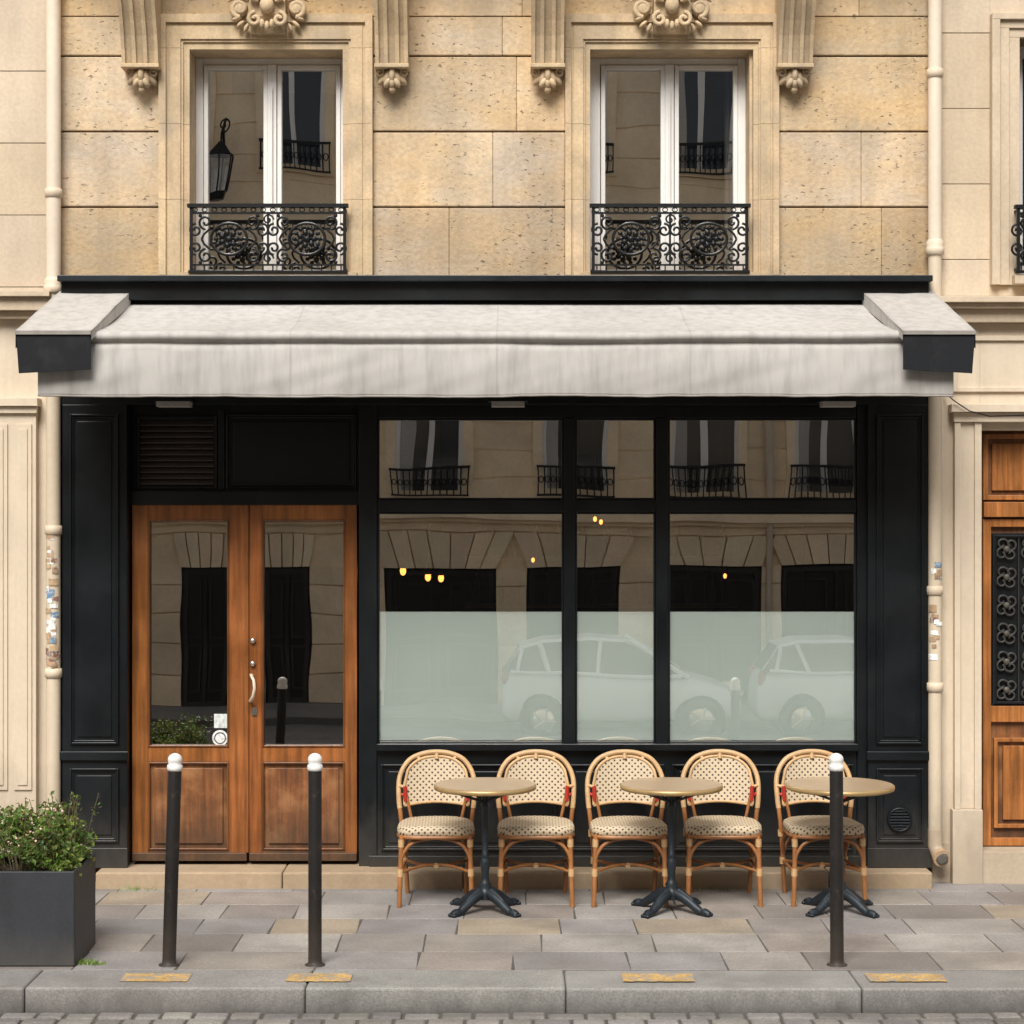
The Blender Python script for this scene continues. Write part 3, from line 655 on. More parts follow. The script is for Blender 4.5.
for sg in (0,1):
    def mx(p): return X(p,-.14) if not sg else X(2160-p,-.14)
    a,b2=mx(983),mx(1079)
    a,b2=min(a,b2),max(a,b2)
    m2.frame(a,b2,Z(500,-.14),Z(434,-.14),0.03,yy-0.01,yy+0.03,'oak',OC)
    m2.box(a+0.06,b2-0.06,yy+0.01,yy+0.03,Z(500,-.14)+0.06,Z(434,-.14)-0.06,'oak',OC)
    m2.box(a,b2,yy-0.03,yy+0.03,Z(517,-.14),Z(502,-.14),'oak',OC)
    m2.frame(a,b2,zd0+0.02,Z(519,-.14),0.05,yy-0.005,yy+0.03,'oak',OC)
    m2.box(a+0.05,b2-0.05,yy-0.003,yy+0.03,Z(722,-.14),Z(706,-.14),'oak',OC)
    m2.frame(a+0.07,b2-0.07,Z(828,-.14),Z(738,-.14),0.025,yy,yy+0.03,'oak',OC); m2.box(a+0.13,b2-0.13,yy+0.01,yy+0.03,Z(820,-.14),Z(746,-.14),'oak',OC)
    m2.box(a+0.05,b2-0.05,yy+0.02,yy+0.029,Z(706,-.14),Z(533,-.14),'car_window')
    g0,g1=a+0.07,b2-0.07; gz0,gz1=Z(704,-.14),Z(535,-.14)
    m2.frame(g0,g1,gz0,gz1,0.016,yy-0.008,yy+0.01,'cast_iron')
    nxx=3; nz=6; cw=(g1-g0)/nxx; chh=(gz1-gz0)/nz
    for i in range(nxx):
        for j in range(nz):
            cx,cz=g0+cw*(i+.5),gz0+chh*(j+.5)
            for q in range(4):
                a3=math.pi/4+q*math.pi/2
                m2.tube(spiral(cx+cw*0.24*math.cos(a3),cz+chh*0.24*math.sin(a3),yy,0.045,0.008,a3+math.pi,1.1,14),0.008,'cast_iron',(9,7,5.5),seg=5)
            m2.ell((cx,yy-0.006,cz),0.022,0.014,0.022,'cast_iron',(16,12,8),seg=8,rings=5)
        m2.tube([(g0+cw*i,yy,gz0),(g0+cw*i,yy,gz1)],0.005,'cast_iron',(6,5,4),seg=5)
m2.obj('right_walls_and_door',rb,0.005)
guard(X(1017,0.1),X(1152,0.1),Z(273,0.1),Z(205,0.1),-0.1,'window_guard',rb)

# ------------------------------------------------------------ DRAINPIPES
def pipe(name,x,y,z0,z1,r,collars,stickers=(),dirty=None,elbow=False):
    p=MB()
    p.tube([(x,y,dirty),(x,y,z1)],r*1.0,'cream_paint',(1.15,1.17,1.22),seg=20); p.tube([(x,y,z0),(x,y,dirty-0.0)],r*0.97,'cream_paint',(1.0,1.0,0.98),seg=20)
    for c in collars:
        p.lathe(x,y,[(r*0.9,c-0.03),(r*1.16,c-0.026),(r*1.2,c),(r*1.16,c+0.026),(r*0.9,c+0.03)],'cream_paint',(1.04,1.02,1.0),seg=20)
        p.box(x-0.012,x+0.012,y,0.0,c-0.012,c+0.012,'cream_paint')
    p.lathe(x,y,[(r*0.9,dirty-0.06),(r*1.3,dirty-0.05),(r*1.35,dirty-0.01),(r*1.2,dirty),(r*1.35,dirty+0.02),(r*0.9,dirty+0.05)],'cream_paint',(1.1,1.1,1.1),seg=20)
    for (zc,h,mt,a0,a1) in stickers:
        vs=[];n=8;q=ru(0.0012,0.004)
        for k in range(n+1):
            a=a0+(a1-a0)*k/n
            for zz in (zc-h/2,zc+h/2): vs.append((x+(r+q)*math.sin(a),y-(r+q)*math.cos(a),zz+ru(-.004,.004)))
        p.add(vs,[(2*k,2*k+2,2*k+3,2*k+1) for k in range(n)],mt,shade(0.2,0.05),True)
    if elbow:
        p.tube([(x,y,z0+0.1),(x,y,z0),(x+0.012,y-0.02,z0-0.04),(x+0.02,y-0.06,z0-0.06)],r*1.05,'cream_paint',(0.85,0.8,0.75),seg=16)
        p.tube([(x+0.02,y-0.05,z0-0.058),(x+0.024,y-0.085,z0-0.066)],r*1.25,'pipe_rust',seg=16)
        p.ell((x+0.025,y-0.087,z0-0.066),r*0.9,0.008,r*0.9,'grime_joint')
    return p.obj(name)
def stick(n,a,b):
    out=[]
    for i in range(n):
        a0=ru(-1.3,0.2); out.append((Z(ru(a,b)),ru(0.02,0.045),random.choice(['sticker_white','sticker_white','sticker_blue','sticker_brown','pipe_rust','pipe_rust']),a0,a0+ru(0.6,1.4)))
    return out
pipe('drainpipe',X(53.5,0.07),-0.07,0.45,10,0.045,[Z(195),Z(530),Z(672)],stick(44,532,668),dirty=Z(286))
pipe('drainpipe.001',X(935,0.07),-0.07,0.24,10,0.043,[Z(76),Z(590),Z(686)],stick(18,560,672),dirty=Z(248),elbow=True)
pb=MB(); pb.lathe(X(53.5,0.07),-0.07,[(0.062,0.0),(0.062,0.42),(0.07,0.43),(0.07,0.47),(0.05,0.48)],'cream_paint',(0.9,0.86,0.8))
o=pb.obj('pipe_boot'); o.parent=bpy.data.objects['drainpipe']
wr=MB(); wr.tube([(X(943),-0.03,Z(392)),(X(950),-0.12,Z(402)),(X(965),-0.12,Z(412)),(X(985),-0.11,Z(417)),(X(1024),-0.11,Z(416)),(X(1060),-0.11,Z(417))],0.004,'cast_iron',seg=5); wr.obj('wall_cable',rb)

# ------------------------------------------------------------ GROUND
g=MB(); g.add([(-300,-300,-1.0),(300,-300,-1.0),(300,300,-1.0),(-300,300,-1.0)],[(0,1,2,3)],'asphalt'); g.obj('ground')
GX=14
pv=MB()
pv.box(-GX,GX,-2.35,0.3,-0.3,-0.004,'grime_joint')
rows=[0.0,0.30,0.70,1.10,1.50,1.93,2.335]
for r in range(len(rows)-1):
    x=-GX+ru(0,0.6)
    while x<GX:
        w=ru(0.36,0.70); g1=0.0035
        c=random.choice([(1,1,1),(1.08,1.02,0.96),(0.93,0.91,0.95),(0.80,0.75,0.73),(1.18,1.16,1.12),(0.97,0.89,0.84),(0.84,0.84,0.88),(1.06,1.03,1.0)])
        k=ru(0.88,1.12); c=tuple(q*k for q in c)
        if rnd()<0.03: c=(1.12,0.98,0.78)
        zt=ru(-0.0015,0.0008)
        s=ru(-0.006,0.006)
        y1,y0=-rows[r]-g1,-rows[r+1]+g1
        vs=[(x+g1+s,y0,-0.05),(x+w-g1+s,y0,-0.05),(x+w-g1-s,y1,-0.05),(x+g1-s,y1,-0.05)]
        vs+= [(a,b,zt+ru(-0.0015,0.0015)) for a,b,_ in vs]
        pv.add(vs,[(0,3,2,1),(4,5,6,7),(0,1,5,4),(1,2,6,5),(2,3,7,6),(3,0,4,7)],'slab_stone',c)
        x+=w
pv.obj('pavement',None,0.004)
kb=MB(); x=-GX
kb.box(-GX,GX,-2.70,-2.36,-0.4,-0.012,'grime_joint')
while x<GX:
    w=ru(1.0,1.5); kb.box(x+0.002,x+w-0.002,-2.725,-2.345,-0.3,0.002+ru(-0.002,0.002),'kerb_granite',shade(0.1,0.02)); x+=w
kb.obj('kerb',None,0.014,3)
mk=MB()
for a,b2 in ((124,191),(288,352),(622,693),(866,943)):
    n=24; vs=[]
    for k in range(n+1):
        xx=X(a,2.5)+(X(b2,2.5)-X(a,2.5))*k/n
        vs+=[(xx,-2.615+ru(-0.006,0.006),0.0075),(xx,-2.45+ru(-0.006,0.006),0.0075)]
    mk.add(vs,[(2*k,2*k+2,2*k+3,2*k+1) for k in range(n)],'ochre_paint')
mk.obj('kerb_paint_marking')
rd=MB()
rp=[(-2.7,-0.122),(-5.0,-0.15),(-9,-0.40),(-15.9,-0.77)]
for (ya,za),(yb,zb) in zip(rp[:-1],rp[1:]):
    rd.add([(-60,yb,zb),(60,yb,zb),(60,ya,za),(-60,ya,za)],[(0,1,2,3)],'far_setts' if ya<-4 else 'grime_joint')
y=-2.735
r=0
while y>-5.0:
    x=-7+ (r%2)*0.08; dpt=0.105
    zc=-0.112-(0.028*(-y-2.7)/2.3)
    while x<7:
        w=ru(0.13,0.19); k=ru(0.75,1.2); tz=ru(-0.004,0.004)
        rd.box(x+0.006,x+w-0.006,y-dpt+0.006,y-0.006,zc-0.08,zc+tz,'cobble',(k,k*ru(.96,1.0),k*ru(.93,1.0))); x+=w
    y-=dpt; r+=1
rd.obj('road',None,0.012,2)
op=MB(); op.box(-60,60,-18.2,-15.9,-0.95,-0.66,'slab_stone'); op.box(-60,60,-15.9,-15.75,-0.95,-0.664,'kerb_granite'); op.obj('pavement.001')

# ------------------------------------------------------------ OPPOSITE BUILDING (seen in the glass)
ob2=empty('apartment_building'); m3=MB(); YO=-18.0; S=64.6
def RXp(px): return (px-512)/S
def RZp(py): return CH+(512-py)/S
OST='facing_stone'
m3.box(-20,20,YO-6,YO-0.03,-0.8,12.2,OST)
PITCH=0.46
opens=[(RXp(180),RXp(229)),(RXp(262),RXp(309)),(RXp(383),RXp(497)),(RXp(527),RXp(620)),(RXp(668),RXp(760)),(RXp(783),RXp(890)),(RXp(60),RXp(140)),(RXp(920),RXp(1010)),(-9.4,-8),(8.6,10),(11,12.4),(-12,-10.6)]
ztop=RZp(566)
xs=sorted(opens)
prev=-14
for a,b in xs+[(14,14)]:
    ashlar(m3,prev,a,-0.66,ztop,-0.66,OST,y=YO-0.03,th=0.05,lens=(0.5,0.8),gap=0.02,a=0.06); prev=b
for a,b in xs:
    w=b-a; cx=(a+b)/2
    m3.box(a,b,YO-0.031,YO-0.02,-0.66,ztop,'interior_dark',(0.6,0.6,0.6))
    m3.frame(a+0.04,b-0.04,-0.66,ztop-0.04,0.07,YO-0.02,YO+0.0,'black_paint',(4,3.2,2.6))
    m3.box(cx-0.03,cx+0.03,YO-0.02,YO+0.002,-0.6,ztop-0.1,'black_paint')
    for sg in (-1,1):
        for (q0,q1) in ((-0.45,0.25),(0.35,1.25)):
            m3.frame(cx+sg*w*0.25-w*0.17,cx+sg*w*0.25+w*0.17,q0,q1,0.03,YO-0.02,YO-0.005,'black_paint',(4,3.2,2.6))
    n=max(5,int(w/0.26)|1)
    for k in range(n):
        t0=-1+2*k/n; t1=-1+2*(k+1)/n
        bx0,bx1=cx+t0*w/2,cx+t1*w/2; tx0,tx1=cx+t0*w*0.66,cx+t1*w*0.66
        h=0.5; g_=0.01
        vs=[(bx0+g_,YO-0.03,ztop),(bx1-g_,YO-0.03,ztop),(tx1-g_,YO-0.03,ztop+h),(tx0+g_,YO-0.03,ztop+h)]
        vs2=[(p[0],YO+0.05,p[2]) for p in vs]
        m3.add(vs+vs2,[(0,1,2,3),(7,6,5,4),(0,4,5,1),(1,5,6,2),(2,6,7,3),(3,7,4,0)],OST,shade(0.12,0.03))
ashlar(m3,-20,20,ztop+0.51,RZp(520),ztop+0.51,OST,y=YO-0.03,th=0.05,gap=0.02,a=0.05)
m3.box(-20,20,YO-0.03,YO+0.18,RZp(520),RZp(512),OST,(1.1,1.1,1.1)); m3.box(-20,20,YO-0.03,YO+0.10,RZp(524),RZp(520)-0.001,OST)
cols2=[-9.6,-7.5,-5.4,-3.4,-1.28,0.98,3.0,4.85,6.9,9.0]
for fl0,hh in ((2.5,2.5),(7.6,2.6)):
    ashlar(m3,-20,20,fl0-0.15,fl0+hh+0.6,fl0-0.15,OST,y=YO-0.03,th=0.02,lens=(0.7,1.2),gap=0.02,a=0.05)
    for cx in cols2:
        w=0.5
        m3.frame(cx-w-0.14,cx+w+0.14,fl0,fl0+hh+0.14,0.14,YO-0.03,YO+0.06,OST,(1.05,1.05,1.05))
        m3.box(cx-w,cx+w,YO-0.03,YO+0.0,fl0,fl0+hh,'car_window',(3,3,3))
        m3.frame(cx-w,cx+w,fl0+0.0,fl0+hh,0.06,YO+0.0,YO+0.03,'white_paint'); m3.box(cx-0.05,cx+0.05,YO,YO+0.035,fl0+0.06,fl0+hh-0.06,'white_paint')
        m3.box(cx-w+0.06,cx-w+0.25,YO+0.001,YO+0.008,fl0+0.06,fl0+hh-0.06,'curtain')
        m3.box(cx-w-0.1,cx+w+0.1,YO+0.12,YO+0.16,fl0+0.48,fl0+0.52,'cast_iron'); m3.box(cx-w-0.1,cx+w+0.1,YO+0.12,YO+0.15,fl0+0.04,fl0+0.07,'cast_iron')
        for k in range(13):
            xx=cx-w-0.08+(2*w+0.16)*k/12; m3.box(xx-0.01,xx+0.01,YO+0.13,YO+0.15,fl0+0.07,fl0+0.48,'cast_iron')
            if k<12: m3.tube([(xx+0.045+0.035*math.cos(t),YO+0.14,fl0+0.28+0.05*math.sin(t)) for t in [q*math.pi/4 for q in range(8)]],0.008,'cast_iron',seg=4,closed=True)
    m3.box(-20,20,YO-0.02,YO+0.25,fl0+hh+0.6,fl0+hh+0.8,OST)
m3.box(-20,20,YO-0.03,YO+0.3,12.1,12.4,OST)
m3.tube([(RXp(768),YO+0.08,-0.66),(RXp(768),YO+0.08,12)],0.06,'cream_paint',seg=10)
m3.obj('opposite_walls',ob2)
ln=MB(); lx=(214-512)/66.0; lz=CH+(512-165)/66.0; ly=-17.3
ln.tube([(lx,ly,lz+0.55),(lx,ly,lz+0.42)],0.02,'cast_iron'); ln.tube([(lx,ly,lz+0.55),(lx+0.02,ly-0.2,lz+0.8),(lx-0.05,ly-0.5,lz+0.75),(lx-0.05,-18.05,lz+0.45)],0.025,'cast_iron')
ln.tube(spiral(lx,lz+0.72,ly-0.2,0.12,0.02,-1.5,1.3,18),0.015,'cast_iron',seg=5)
def ring4(r,z): return [(lx+r*math.cos(a),ly+r*math.sin(a),z) for a in [math.pi/6+k*math.pi/3 for k in range(6)]]
A=ring4(0.14,lz-0.35);B=ring4(0.25,lz+0.2);C=ring4(0.05,lz+0.42)
ln.add(B+C,[(k,(k+1)%6,(k+1)%6+6,k+6) for k in range(6)]+[tuple(range(6,12))],'cast_iron')
ln.add(ring4(0.11,lz-0.45)+A,[(k,(k+1)%6,(k+1)%6+6,k+6) for k in range(6)]+[tuple(range(5,-1,-1))],'cast_iron')
for k in range(6): ln.tube([A[k],B[k]],0.014,'cast_iron',seg=5); ln.tube([B[k],B[(k+1)%6]],0.014,'cast_iron',seg=5)
ln.add([(p[0]*0.98+lx*0.02,p[1],p[2]) for p in A+B],[(k,(k+1)%6,(k+1)%6+6,k+6) for k in range(6)],'window_glass')
ln.obj('wall_lantern')

# ------------------------------------------------------------ CARS (reflected)
def car(name,cx,cy,cz,sc=0.90):
    e=empty(name,(cx,cy,cz)); e.scale=(sc,sc,sc); b=MB()
    st=[(-1.85,0.35,0.62,0.60),(-1.80,0.24,0.95,0.74),(-1.6,0.2,1.0,0.82),(-1.0,0.2,0.98,0.85),(-0.2,0.2,0.95,0.86),(0.5,0.2,0.93,0.85),(0.9,0.2,0.90,0.84),(1.35,0.2,0.80,0.81),(1.70,0.22,0.68,0.73),(1.85,0.32,0.52,0.58)]
    vs=[]
    for x,zb,zt,w in st:
        h=zt-zb
        sec=[(w*0.9,zb),(w,zb+h*0.3),(w*1.0,zb+h*0.65),(w*0.93,zt-h*0.04),(w*0.7,zt),(0,zt+0.02)]
        vs+=[(x,y,z) for y,z in sec]+[(x,-y,z) for y,z in sec[-2::-1]]
    n=11
    fs=[(i*n+k,i*n+(k+1)%n,(i+1)*n+(k+1)%n,(i+1)*n+k) for i in range(len(st)-1) for k in range(n)]
    fs+=[tuple(range(n-1,-1,-1)),tuple((len(st)-1)*n+k for k in range(n))]
    b.add(vs,fs,'car_white',W3,True)
    o=b.obj('car_body',e); m=o.modifiers.new('s','SUBSURF'); m.levels=2; m.render_levels=2
    c=MB()
    gs=[(-1.78,0.95,0.98,0.70),(-1.55,0.95,1.36,0.66),(-1.2,0.95,1.46,0.64),(-0.5,0.93,1.50,0.65),(0.05,0.92,1.44,0.66),(0.55,0.9,1.18,0.70),(0.98,0.86,0.91,0.72)]
    vs=[]
    for x,zb,zt,w in gs:
        e_=0.10*(1 if zt>1.2 else 0.5)
        vs+=[(x,y,z) for y,z in [(w+e_,zb),(w,zt-0.08*(zt-zb)),(w*0.8,zt),(-w*0.8,zt),(-w,zt-0.08*(zt-zb)),(-w-e_,zb)]]
    for i in range(len(gs)-1):
        o_=[vs[i*6+k] for k in range(6)]+[vs[(i+1)*6+k] for k in range(6)]
        c.add(o_,[(0,1,7,6),(4,5,11,10)],'car_window')
        c.add(o_,[(1,2,8,7),(3,4,10,9)],'car_white',W3,True)
        c.add(o_,[(2,3,9,8)],'car_window' if i in (0,4,5) else 'car_white')
    for sy in (-1,1):
        for (x0,z0,x1,z1) in ((-1.6,0.95,-1.5,1.38),(-0.35,0.93,-0.3,1.46),(0.98,0.88,0.1,1.43),(-1.1,0.95,-1.25,1.42)):
            c.tube([(x0,sy*0.775,z0),(x1,sy*0.66,z1)],0.035,'car_white',seg=6)
        c.tube([(-1.7,sy*0.79,0.96),(0.9,sy*0.78,0.9)],0.03,'car_white',seg=6)
        for wx in (-1.22,1.15):
            c.add([(wx+0.36*math.cos(k*math.pi/10),sy*0.868,0.31+0.36*math.sin(k*math.pi/10)) for k in range(20)],[tuple(range(20))],'tyre')
            ty=[(0.20,-0.09),(0.30,-0.09),(0.31,-0.06),(0.31,0.06),(0.30,0.09),(0.2,0.09)]
            vs=[(wx+r*math.cos(k*math.pi/12),sy*0.83+q,0.31+r*math.sin(k*math.pi/12)) for r,q in ty for k in range(24)]
            c.add(vs,[(i*24+k,i*24+(k+1)%24,(i+1)*24+(k+1)%24,(i+1)*24+k) for i in range(5) for k in range(24)],'tyre',W3,True)
            c.ell((wx,sy*0.86,0.31),0.20,0.05,0.20,'chrome',seg=16)
            for q in range(5):
                a=q*2*math.pi/5; c.tube([(wx,sy*0.915,0.31),(wx+0.19*math.cos(a),sy*0.90,0.31+0.19*math.sin(a))],0.02,'chrome',seg=5)
        c.ell((1.68,sy*0.6,0.66),0.16,0.12,0.07,'chrome'); c.ell((-1.78,sy*0.62,0.85),0.06,0.1,0.12,'red_binding'); c.ell((0.55,sy*0.93,0.98),0.06,0.08,0.06,'car_white')
    c.obj('car_windows_wheels_lights',e)
    return e
car('parked_car',1.50,-14.75,-0.735); car('parked_car.001',5.0,-14.75,-0.735)

# ------------------------------------------------------------ CHAIRS
def catmull(P,n=6):
    P=[Vector(p) for p in P]; out=[]
    for i in range(len(P)-1):
        p0=P[max(i-1,0)];p1=P[i];p2=P[i+1];p3=P[min(i+2,len(P)-1)]
        for k in range(n):
            t=k/n; out.append(0.5*((2*p1)+(-p0+p2)*t+(2*p0-5*p1+4*p2-p3)*t*t+(-p0+3*p1-3*p2+p3)*t**3))
    out.append(P[-1]); return out
def build_chair_mesh():
    c=MB(); R='rattan'; Pp='rattan_pale'
    half=[(0.175,0.235,0.0),(0.19,0.215,0.22),(0.212,0.185,0.44),(0.228,0.20,0.59),(0.222,0.235,0.71),(0.170,0.26,0.80),(0.09,0.272,0.840),(0,0.275,0.851)]
    path=half+[(-x,y,z) for x,y,z in half[-2::-1]]
    pth=catmull(path,6)
    c.tube(pth,0.0135,R,seg=10)
    up=[p+Vector((0,-0.001,0)) for p in pth if p.z>0.50]; c.tube(up,0.0155,Pp,seg=10)
    NU,NV=20,18; vs=[];cc=[]
    for j in range(NV+1):
        for i in range(NU+1):
            u=-1+2*i/NU; v=j/NV
            zlow=0.538+0.016*(1-u*u)
            x=u*0.193
            ztop=0.665+(0.160)*(max(0,1-abs(u)**2.4))**(1/2.3)
            z=zlow+(ztop-zlow)*v
            y=0.222+0.12*(z-0.55)-0.05*(u*u)+0.012
            vs.append((x,y,z)); cc.append((x,z,0))
    fr=[(j*(NU+1)+i,j*(NU+1)+i+1,(j+1)*(NU+1)+i+1,(j+1)*(NU+1)+i) for j in range(NV) for i in range(NU)]
    c.add(vs,fr,'weave',cc,True); c.add([(x,y+0.008,z) for x,y,z in vs],[tuple(reversed(f)) for f in fr],'weave',cc,True)
    rim=[vs[i] for i in range(NU+1)]+[vs[j*(NU+1)+NU] for j in range(1,NV+1)]+[vs[NV*(NU+1)+i] for i in range(NU-1,-1,-1)]+[vs[j*(NU+1)] for j in range(NV-1,0,-1)]
    c.tube([(x,y+0.004,z) for x,y,z in rim],0.0095,Pp,seg=8,closed=True)
    for sx in (-1,1):
        c.tube(catmull([(sx*0.15,0.195,0.45),(sx*0.165,0.19,0.52),(sx*0.182,0.19,0.60)],4),0.010,R,seg=8)
        c.tube([(sx*0.187,0.187,0.565),(sx*0.190,0.186,0.655)],0.0125,'red_binding',seg=8)
        for zz in (0.60,0.65): c.tube([(sx*0.19,0.19,zz),(sx*0.226,0.205,zz+0.005)],0.010,'red_binding' if zz<0.64 else Pp,seg=8)
        c.tube([(sx*0.10,0.258,0.805),(sx*0.12,0.268,0.828)],0.012,Pp,seg=8)
    c.tube([(0,0.262,0.81),(0,0.275,0.85)],0.014,Pp,seg=8)
    def outline(t):
        a=t*2*math.pi; ca,sa=math.cos(a),math.sin(a)
        ex=2/3.6; x=abs(ca)**ex*(1 if ca>0 else -1); y=abs(sa)**ex*(1 if sa>0 else -1)
        w=0.235-0.025*(y+1)/2; return x*w, y*0.205-0.005
    NT=48; rings=[(0.0,0.462),(0.4,0.460),(0.75,0.464),(0.93,0.470),(1.0,0.462),(1.02,0.440),(1.0,0.415),(0.93,0.408)]
    vs=[]
    for r,z in rings:
        for k in range(NT):
            x,y=outline(k/NT); xx,yy=x*max(r,0.001),y*max(r,0.001)
            vs.append((xx,yy,z+0.006*math.cos(xx*9)))
    cc=[(v[0],v[1]-(0.47-v[2]),0) for v in vs]
    fs=[(i*NT+k,i*NT+(k+1)%NT,(i+1)*NT+(k+1)%NT,(i+1)*NT+k) for i in range(len(rings)-1) for k in range(NT)]
    fs=[tuple(reversed(f)) for f in fs]
    c.add(vs,fs,'weave',cc,True)
    ring=[(outline(k/NT)[0]*0.97,outline(k/NT)[1]*0.97,0.408) for k in range(NT)]; c.tube(ring,0.013,R,seg=8,closed=True)
    c.add([(x,y,0.415) for x,y,z in ring],[tuple(range(NT))],'rattan')
    for sx in (-1,1):
        fl=catmull([(sx*0.20,-0.165,0.42),(sx*0.205,-0.178,0.25),(sx*0.213,-0.19,0.0)],5); c.tube(fl,0.0145,R,seg=10)
        for z in (0.37,0.20):
            t=(0.43-z)/0.43; c.tube([(sx*(0.20+0.013*t),-0.165-0.025*t,z-0.022),(sx*(0.20+0.013*t),-0.165-0.025*t,z+0.022)],0.0185,Pp,seg=10)
        for z in (0.37,0.20):
            yy=0.19+(0.235-0.19)*(1-z/0.44); xx=0.213-(0.213-0.175)*(1-z/0.44); c.tube([(sx*xx,yy,z-0.02),(sx*xx,yy,z+0.02)],0.018,Pp,seg=10)
        c.tube([(sx*0.206,-0.18,0.20),(sx*0.187,0.215,0.20)],0.010,R,seg=8)
        c.tube(catmull([(sx*0.207,-0.178,0.24),(sx*0.20,-0.14,0.33),(sx*0.198,-0.06,0.395),(sx*0.20,0.04,0.40),(sx*0.205,0.14,0.34),(sx*0.19,0.205,0.24)],4),0.009,R,seg=8)
    c.tube(catmull([(-0.206,-0.18,0.235),(-0.19,-0.176,0.31),(-0.13,-0.172,0.375),(0,-0.17,0.40),(0.13,-0.172,0.375),(0.19,-0.176,0.31),(0.206,-0.18,0.235)],5),0.0105,R,seg=8)
    c.tube(catmull([(-0.187,0.215,0.235),(-0.16,0.21,0.32),(-0.08,0.205,0.39),(0.08,0.205,0.39),(0.16,0.21,0.32),(0.187,0.215,0.235)],5),0.0095,R,seg=8)
    c.tube(catmull([(-0.208,-0.182,0.20),(-0.1,-0.05,0.212),(0,0.0,0.215),(0.1,-0.05,0.212),(0.208,-0.182,0.20)],5),0.0095,R,seg=8)
    c.tube(catmull([(-0.187,0.218,0.20),(-0.09,0.08,0.205),(0,0.02,0.205),(0.09,0.08,0.205),(0.187,0.218,0.20)],5),0.0095,R,seg=8)
    c.tube([(0,-0.01,0.21),(0,0.03,0.205)],0.016,Pp,seg=8)
    return c
for i,(px,rz) in enumerate(((436,1.0),(536,-1.5),(628,1.5),(723,-2.5),(823,4.0))):
    nm='bistro_chair' if i==0 else 'bistro_chair.%03d'%i
    if i==0: o=build_chair_mesh().obj(nm); cm=o.data
    else: o=bpy.data.objects.new(nm,cm); scene.collection.objects.link(o)
    o.location=(X(px,0.6),-0.575+ru(-0.015,0.015),0.0); o.rotation_euler=(0,0,math.radians(rz+ru(-1,1)))
# ------------------------------------------------------------ TABLES
def table(name,px,rtop,rot):
    t=MB(); zt=0.735
    t.lathe(0,0,[(rtop-0.012,zt-0.03),(rtop-0.002,zt-0.026),(rtop,zt-0.015),(rtop-0.002,zt-0.004),(rtop-0.010,zt-0.001)],'table_brass',seg=64)
    t.lathe(0,0,[(rtop-0.0095,zt-0.004),(rtop-0.0095,zt+0.0005)],'table_top',seg=64)
    t.lathe(0,0,[(0.035,zt-0.06),(0.04,zt-0.05),(0.11,zt-0.04),(0.11,zt-0.031)],'table_iron',seg=20)
    for k in range(4):
        a=k*math.pi/2+0.6; t.tube([(0.02*math.cos(a),0.02*math.sin(a),zt-0.10),(0.2*math.cos(a),0.2*math.sin(a),zt-0.036)],0.008,'table_iron',seg=6)
    prof=[(0.05,0.07),(0.055,0.10),(0.045,0.125),(0.033,0.14),(0.038,0.155),(0.026,0.17),(0.021,0.20),(0.025,0.24),(0.029,0.27),(0.024,0.30),(0.019,0.31),(0.026,0.32),(0.019,0.33),(0.018,0.45),(0.019,0.60),(0.027,0.61),(0.02,0.62),(0.022,0.66),(0.035,0.69)]
    t.lathe(0,0,prof,'table_iron',seg=16)
    for k in range(4):
        a=k*math.pi/2+math.pi/4; ca,sa=math.cos(a),math.sin(a)
        pts=catmull([(0.02*ca,0.02*sa,0.105),(0.08*ca,0.08*sa,0.088),(0.15*ca,0.15*sa,0.050),(0.20*ca,0.20*sa,0.022),(0.235*ca,0.235*sa,0.018),(0.262*ca,0.262*sa,0.008)],4)
        n=len(pts); t.tube(pts,[0.034-0.020*i/n+0.006*(i>n*0.7) for i in range(n)],'table_iron',seg=10)
        for s in (-1,0,1): t.ell((0.262*ca-s*0.016*sa,0.262*sa+s*0.016*ca,0.010),0.014,0.014,0.011,'table_iron',seg=8,rings=5)
        t.tube([(0.05*ca,0.05*sa,0.125),(0.12*ca,0.12*sa,0.095),(0.17*ca,0.17*sa,0.06)],[0.012,0.009,0.005],'table_iron',(1.4,1.4,1.4),seg=6)
    o=t.obj(name); o.location=(X(px,0.92),-0.88,0); o.rotation_euler=(0,0,rot)
table('bistro_table',485,0.298,0.0); table('bistro_table.001',672,0.298,0.1); table('bistro_table.002',841,0.315,-0.08)
# ------------------------------------------------------------ BOLLARDS
for i,(px,tilt) in enumerate(((169,1.7),(315,0.0),(837,-0.2))):
    b=MB(); r=0.0345
    b.lathe(0,0,[(0.055,-0.02),(0.052,0.004),(0.040,0.008),(r+0.001,0.014),(r,0.04),(r,0.985),(r-0.002,0.995)],'bollard_paint',seg=28)
    b.lathe(0,0,[(r-0.004,0.99),(r+0.004,0.996),(r+0.006,1.005),(r+0.005,1.02),(0.032,1.028),(0.036,1.04),(0.037,1.05),(0.034,1.062),(0.026,1.073),(0.014,1.08),(0.002,1.082)],'bollard_white',seg=28)
    o=b.obj('bollard' if i==0 else 'bollard.%03d'%i); o.location=(X(px,2.236),-2.236,0); o.rotation_euler=(0,math.radians(tilt),0)
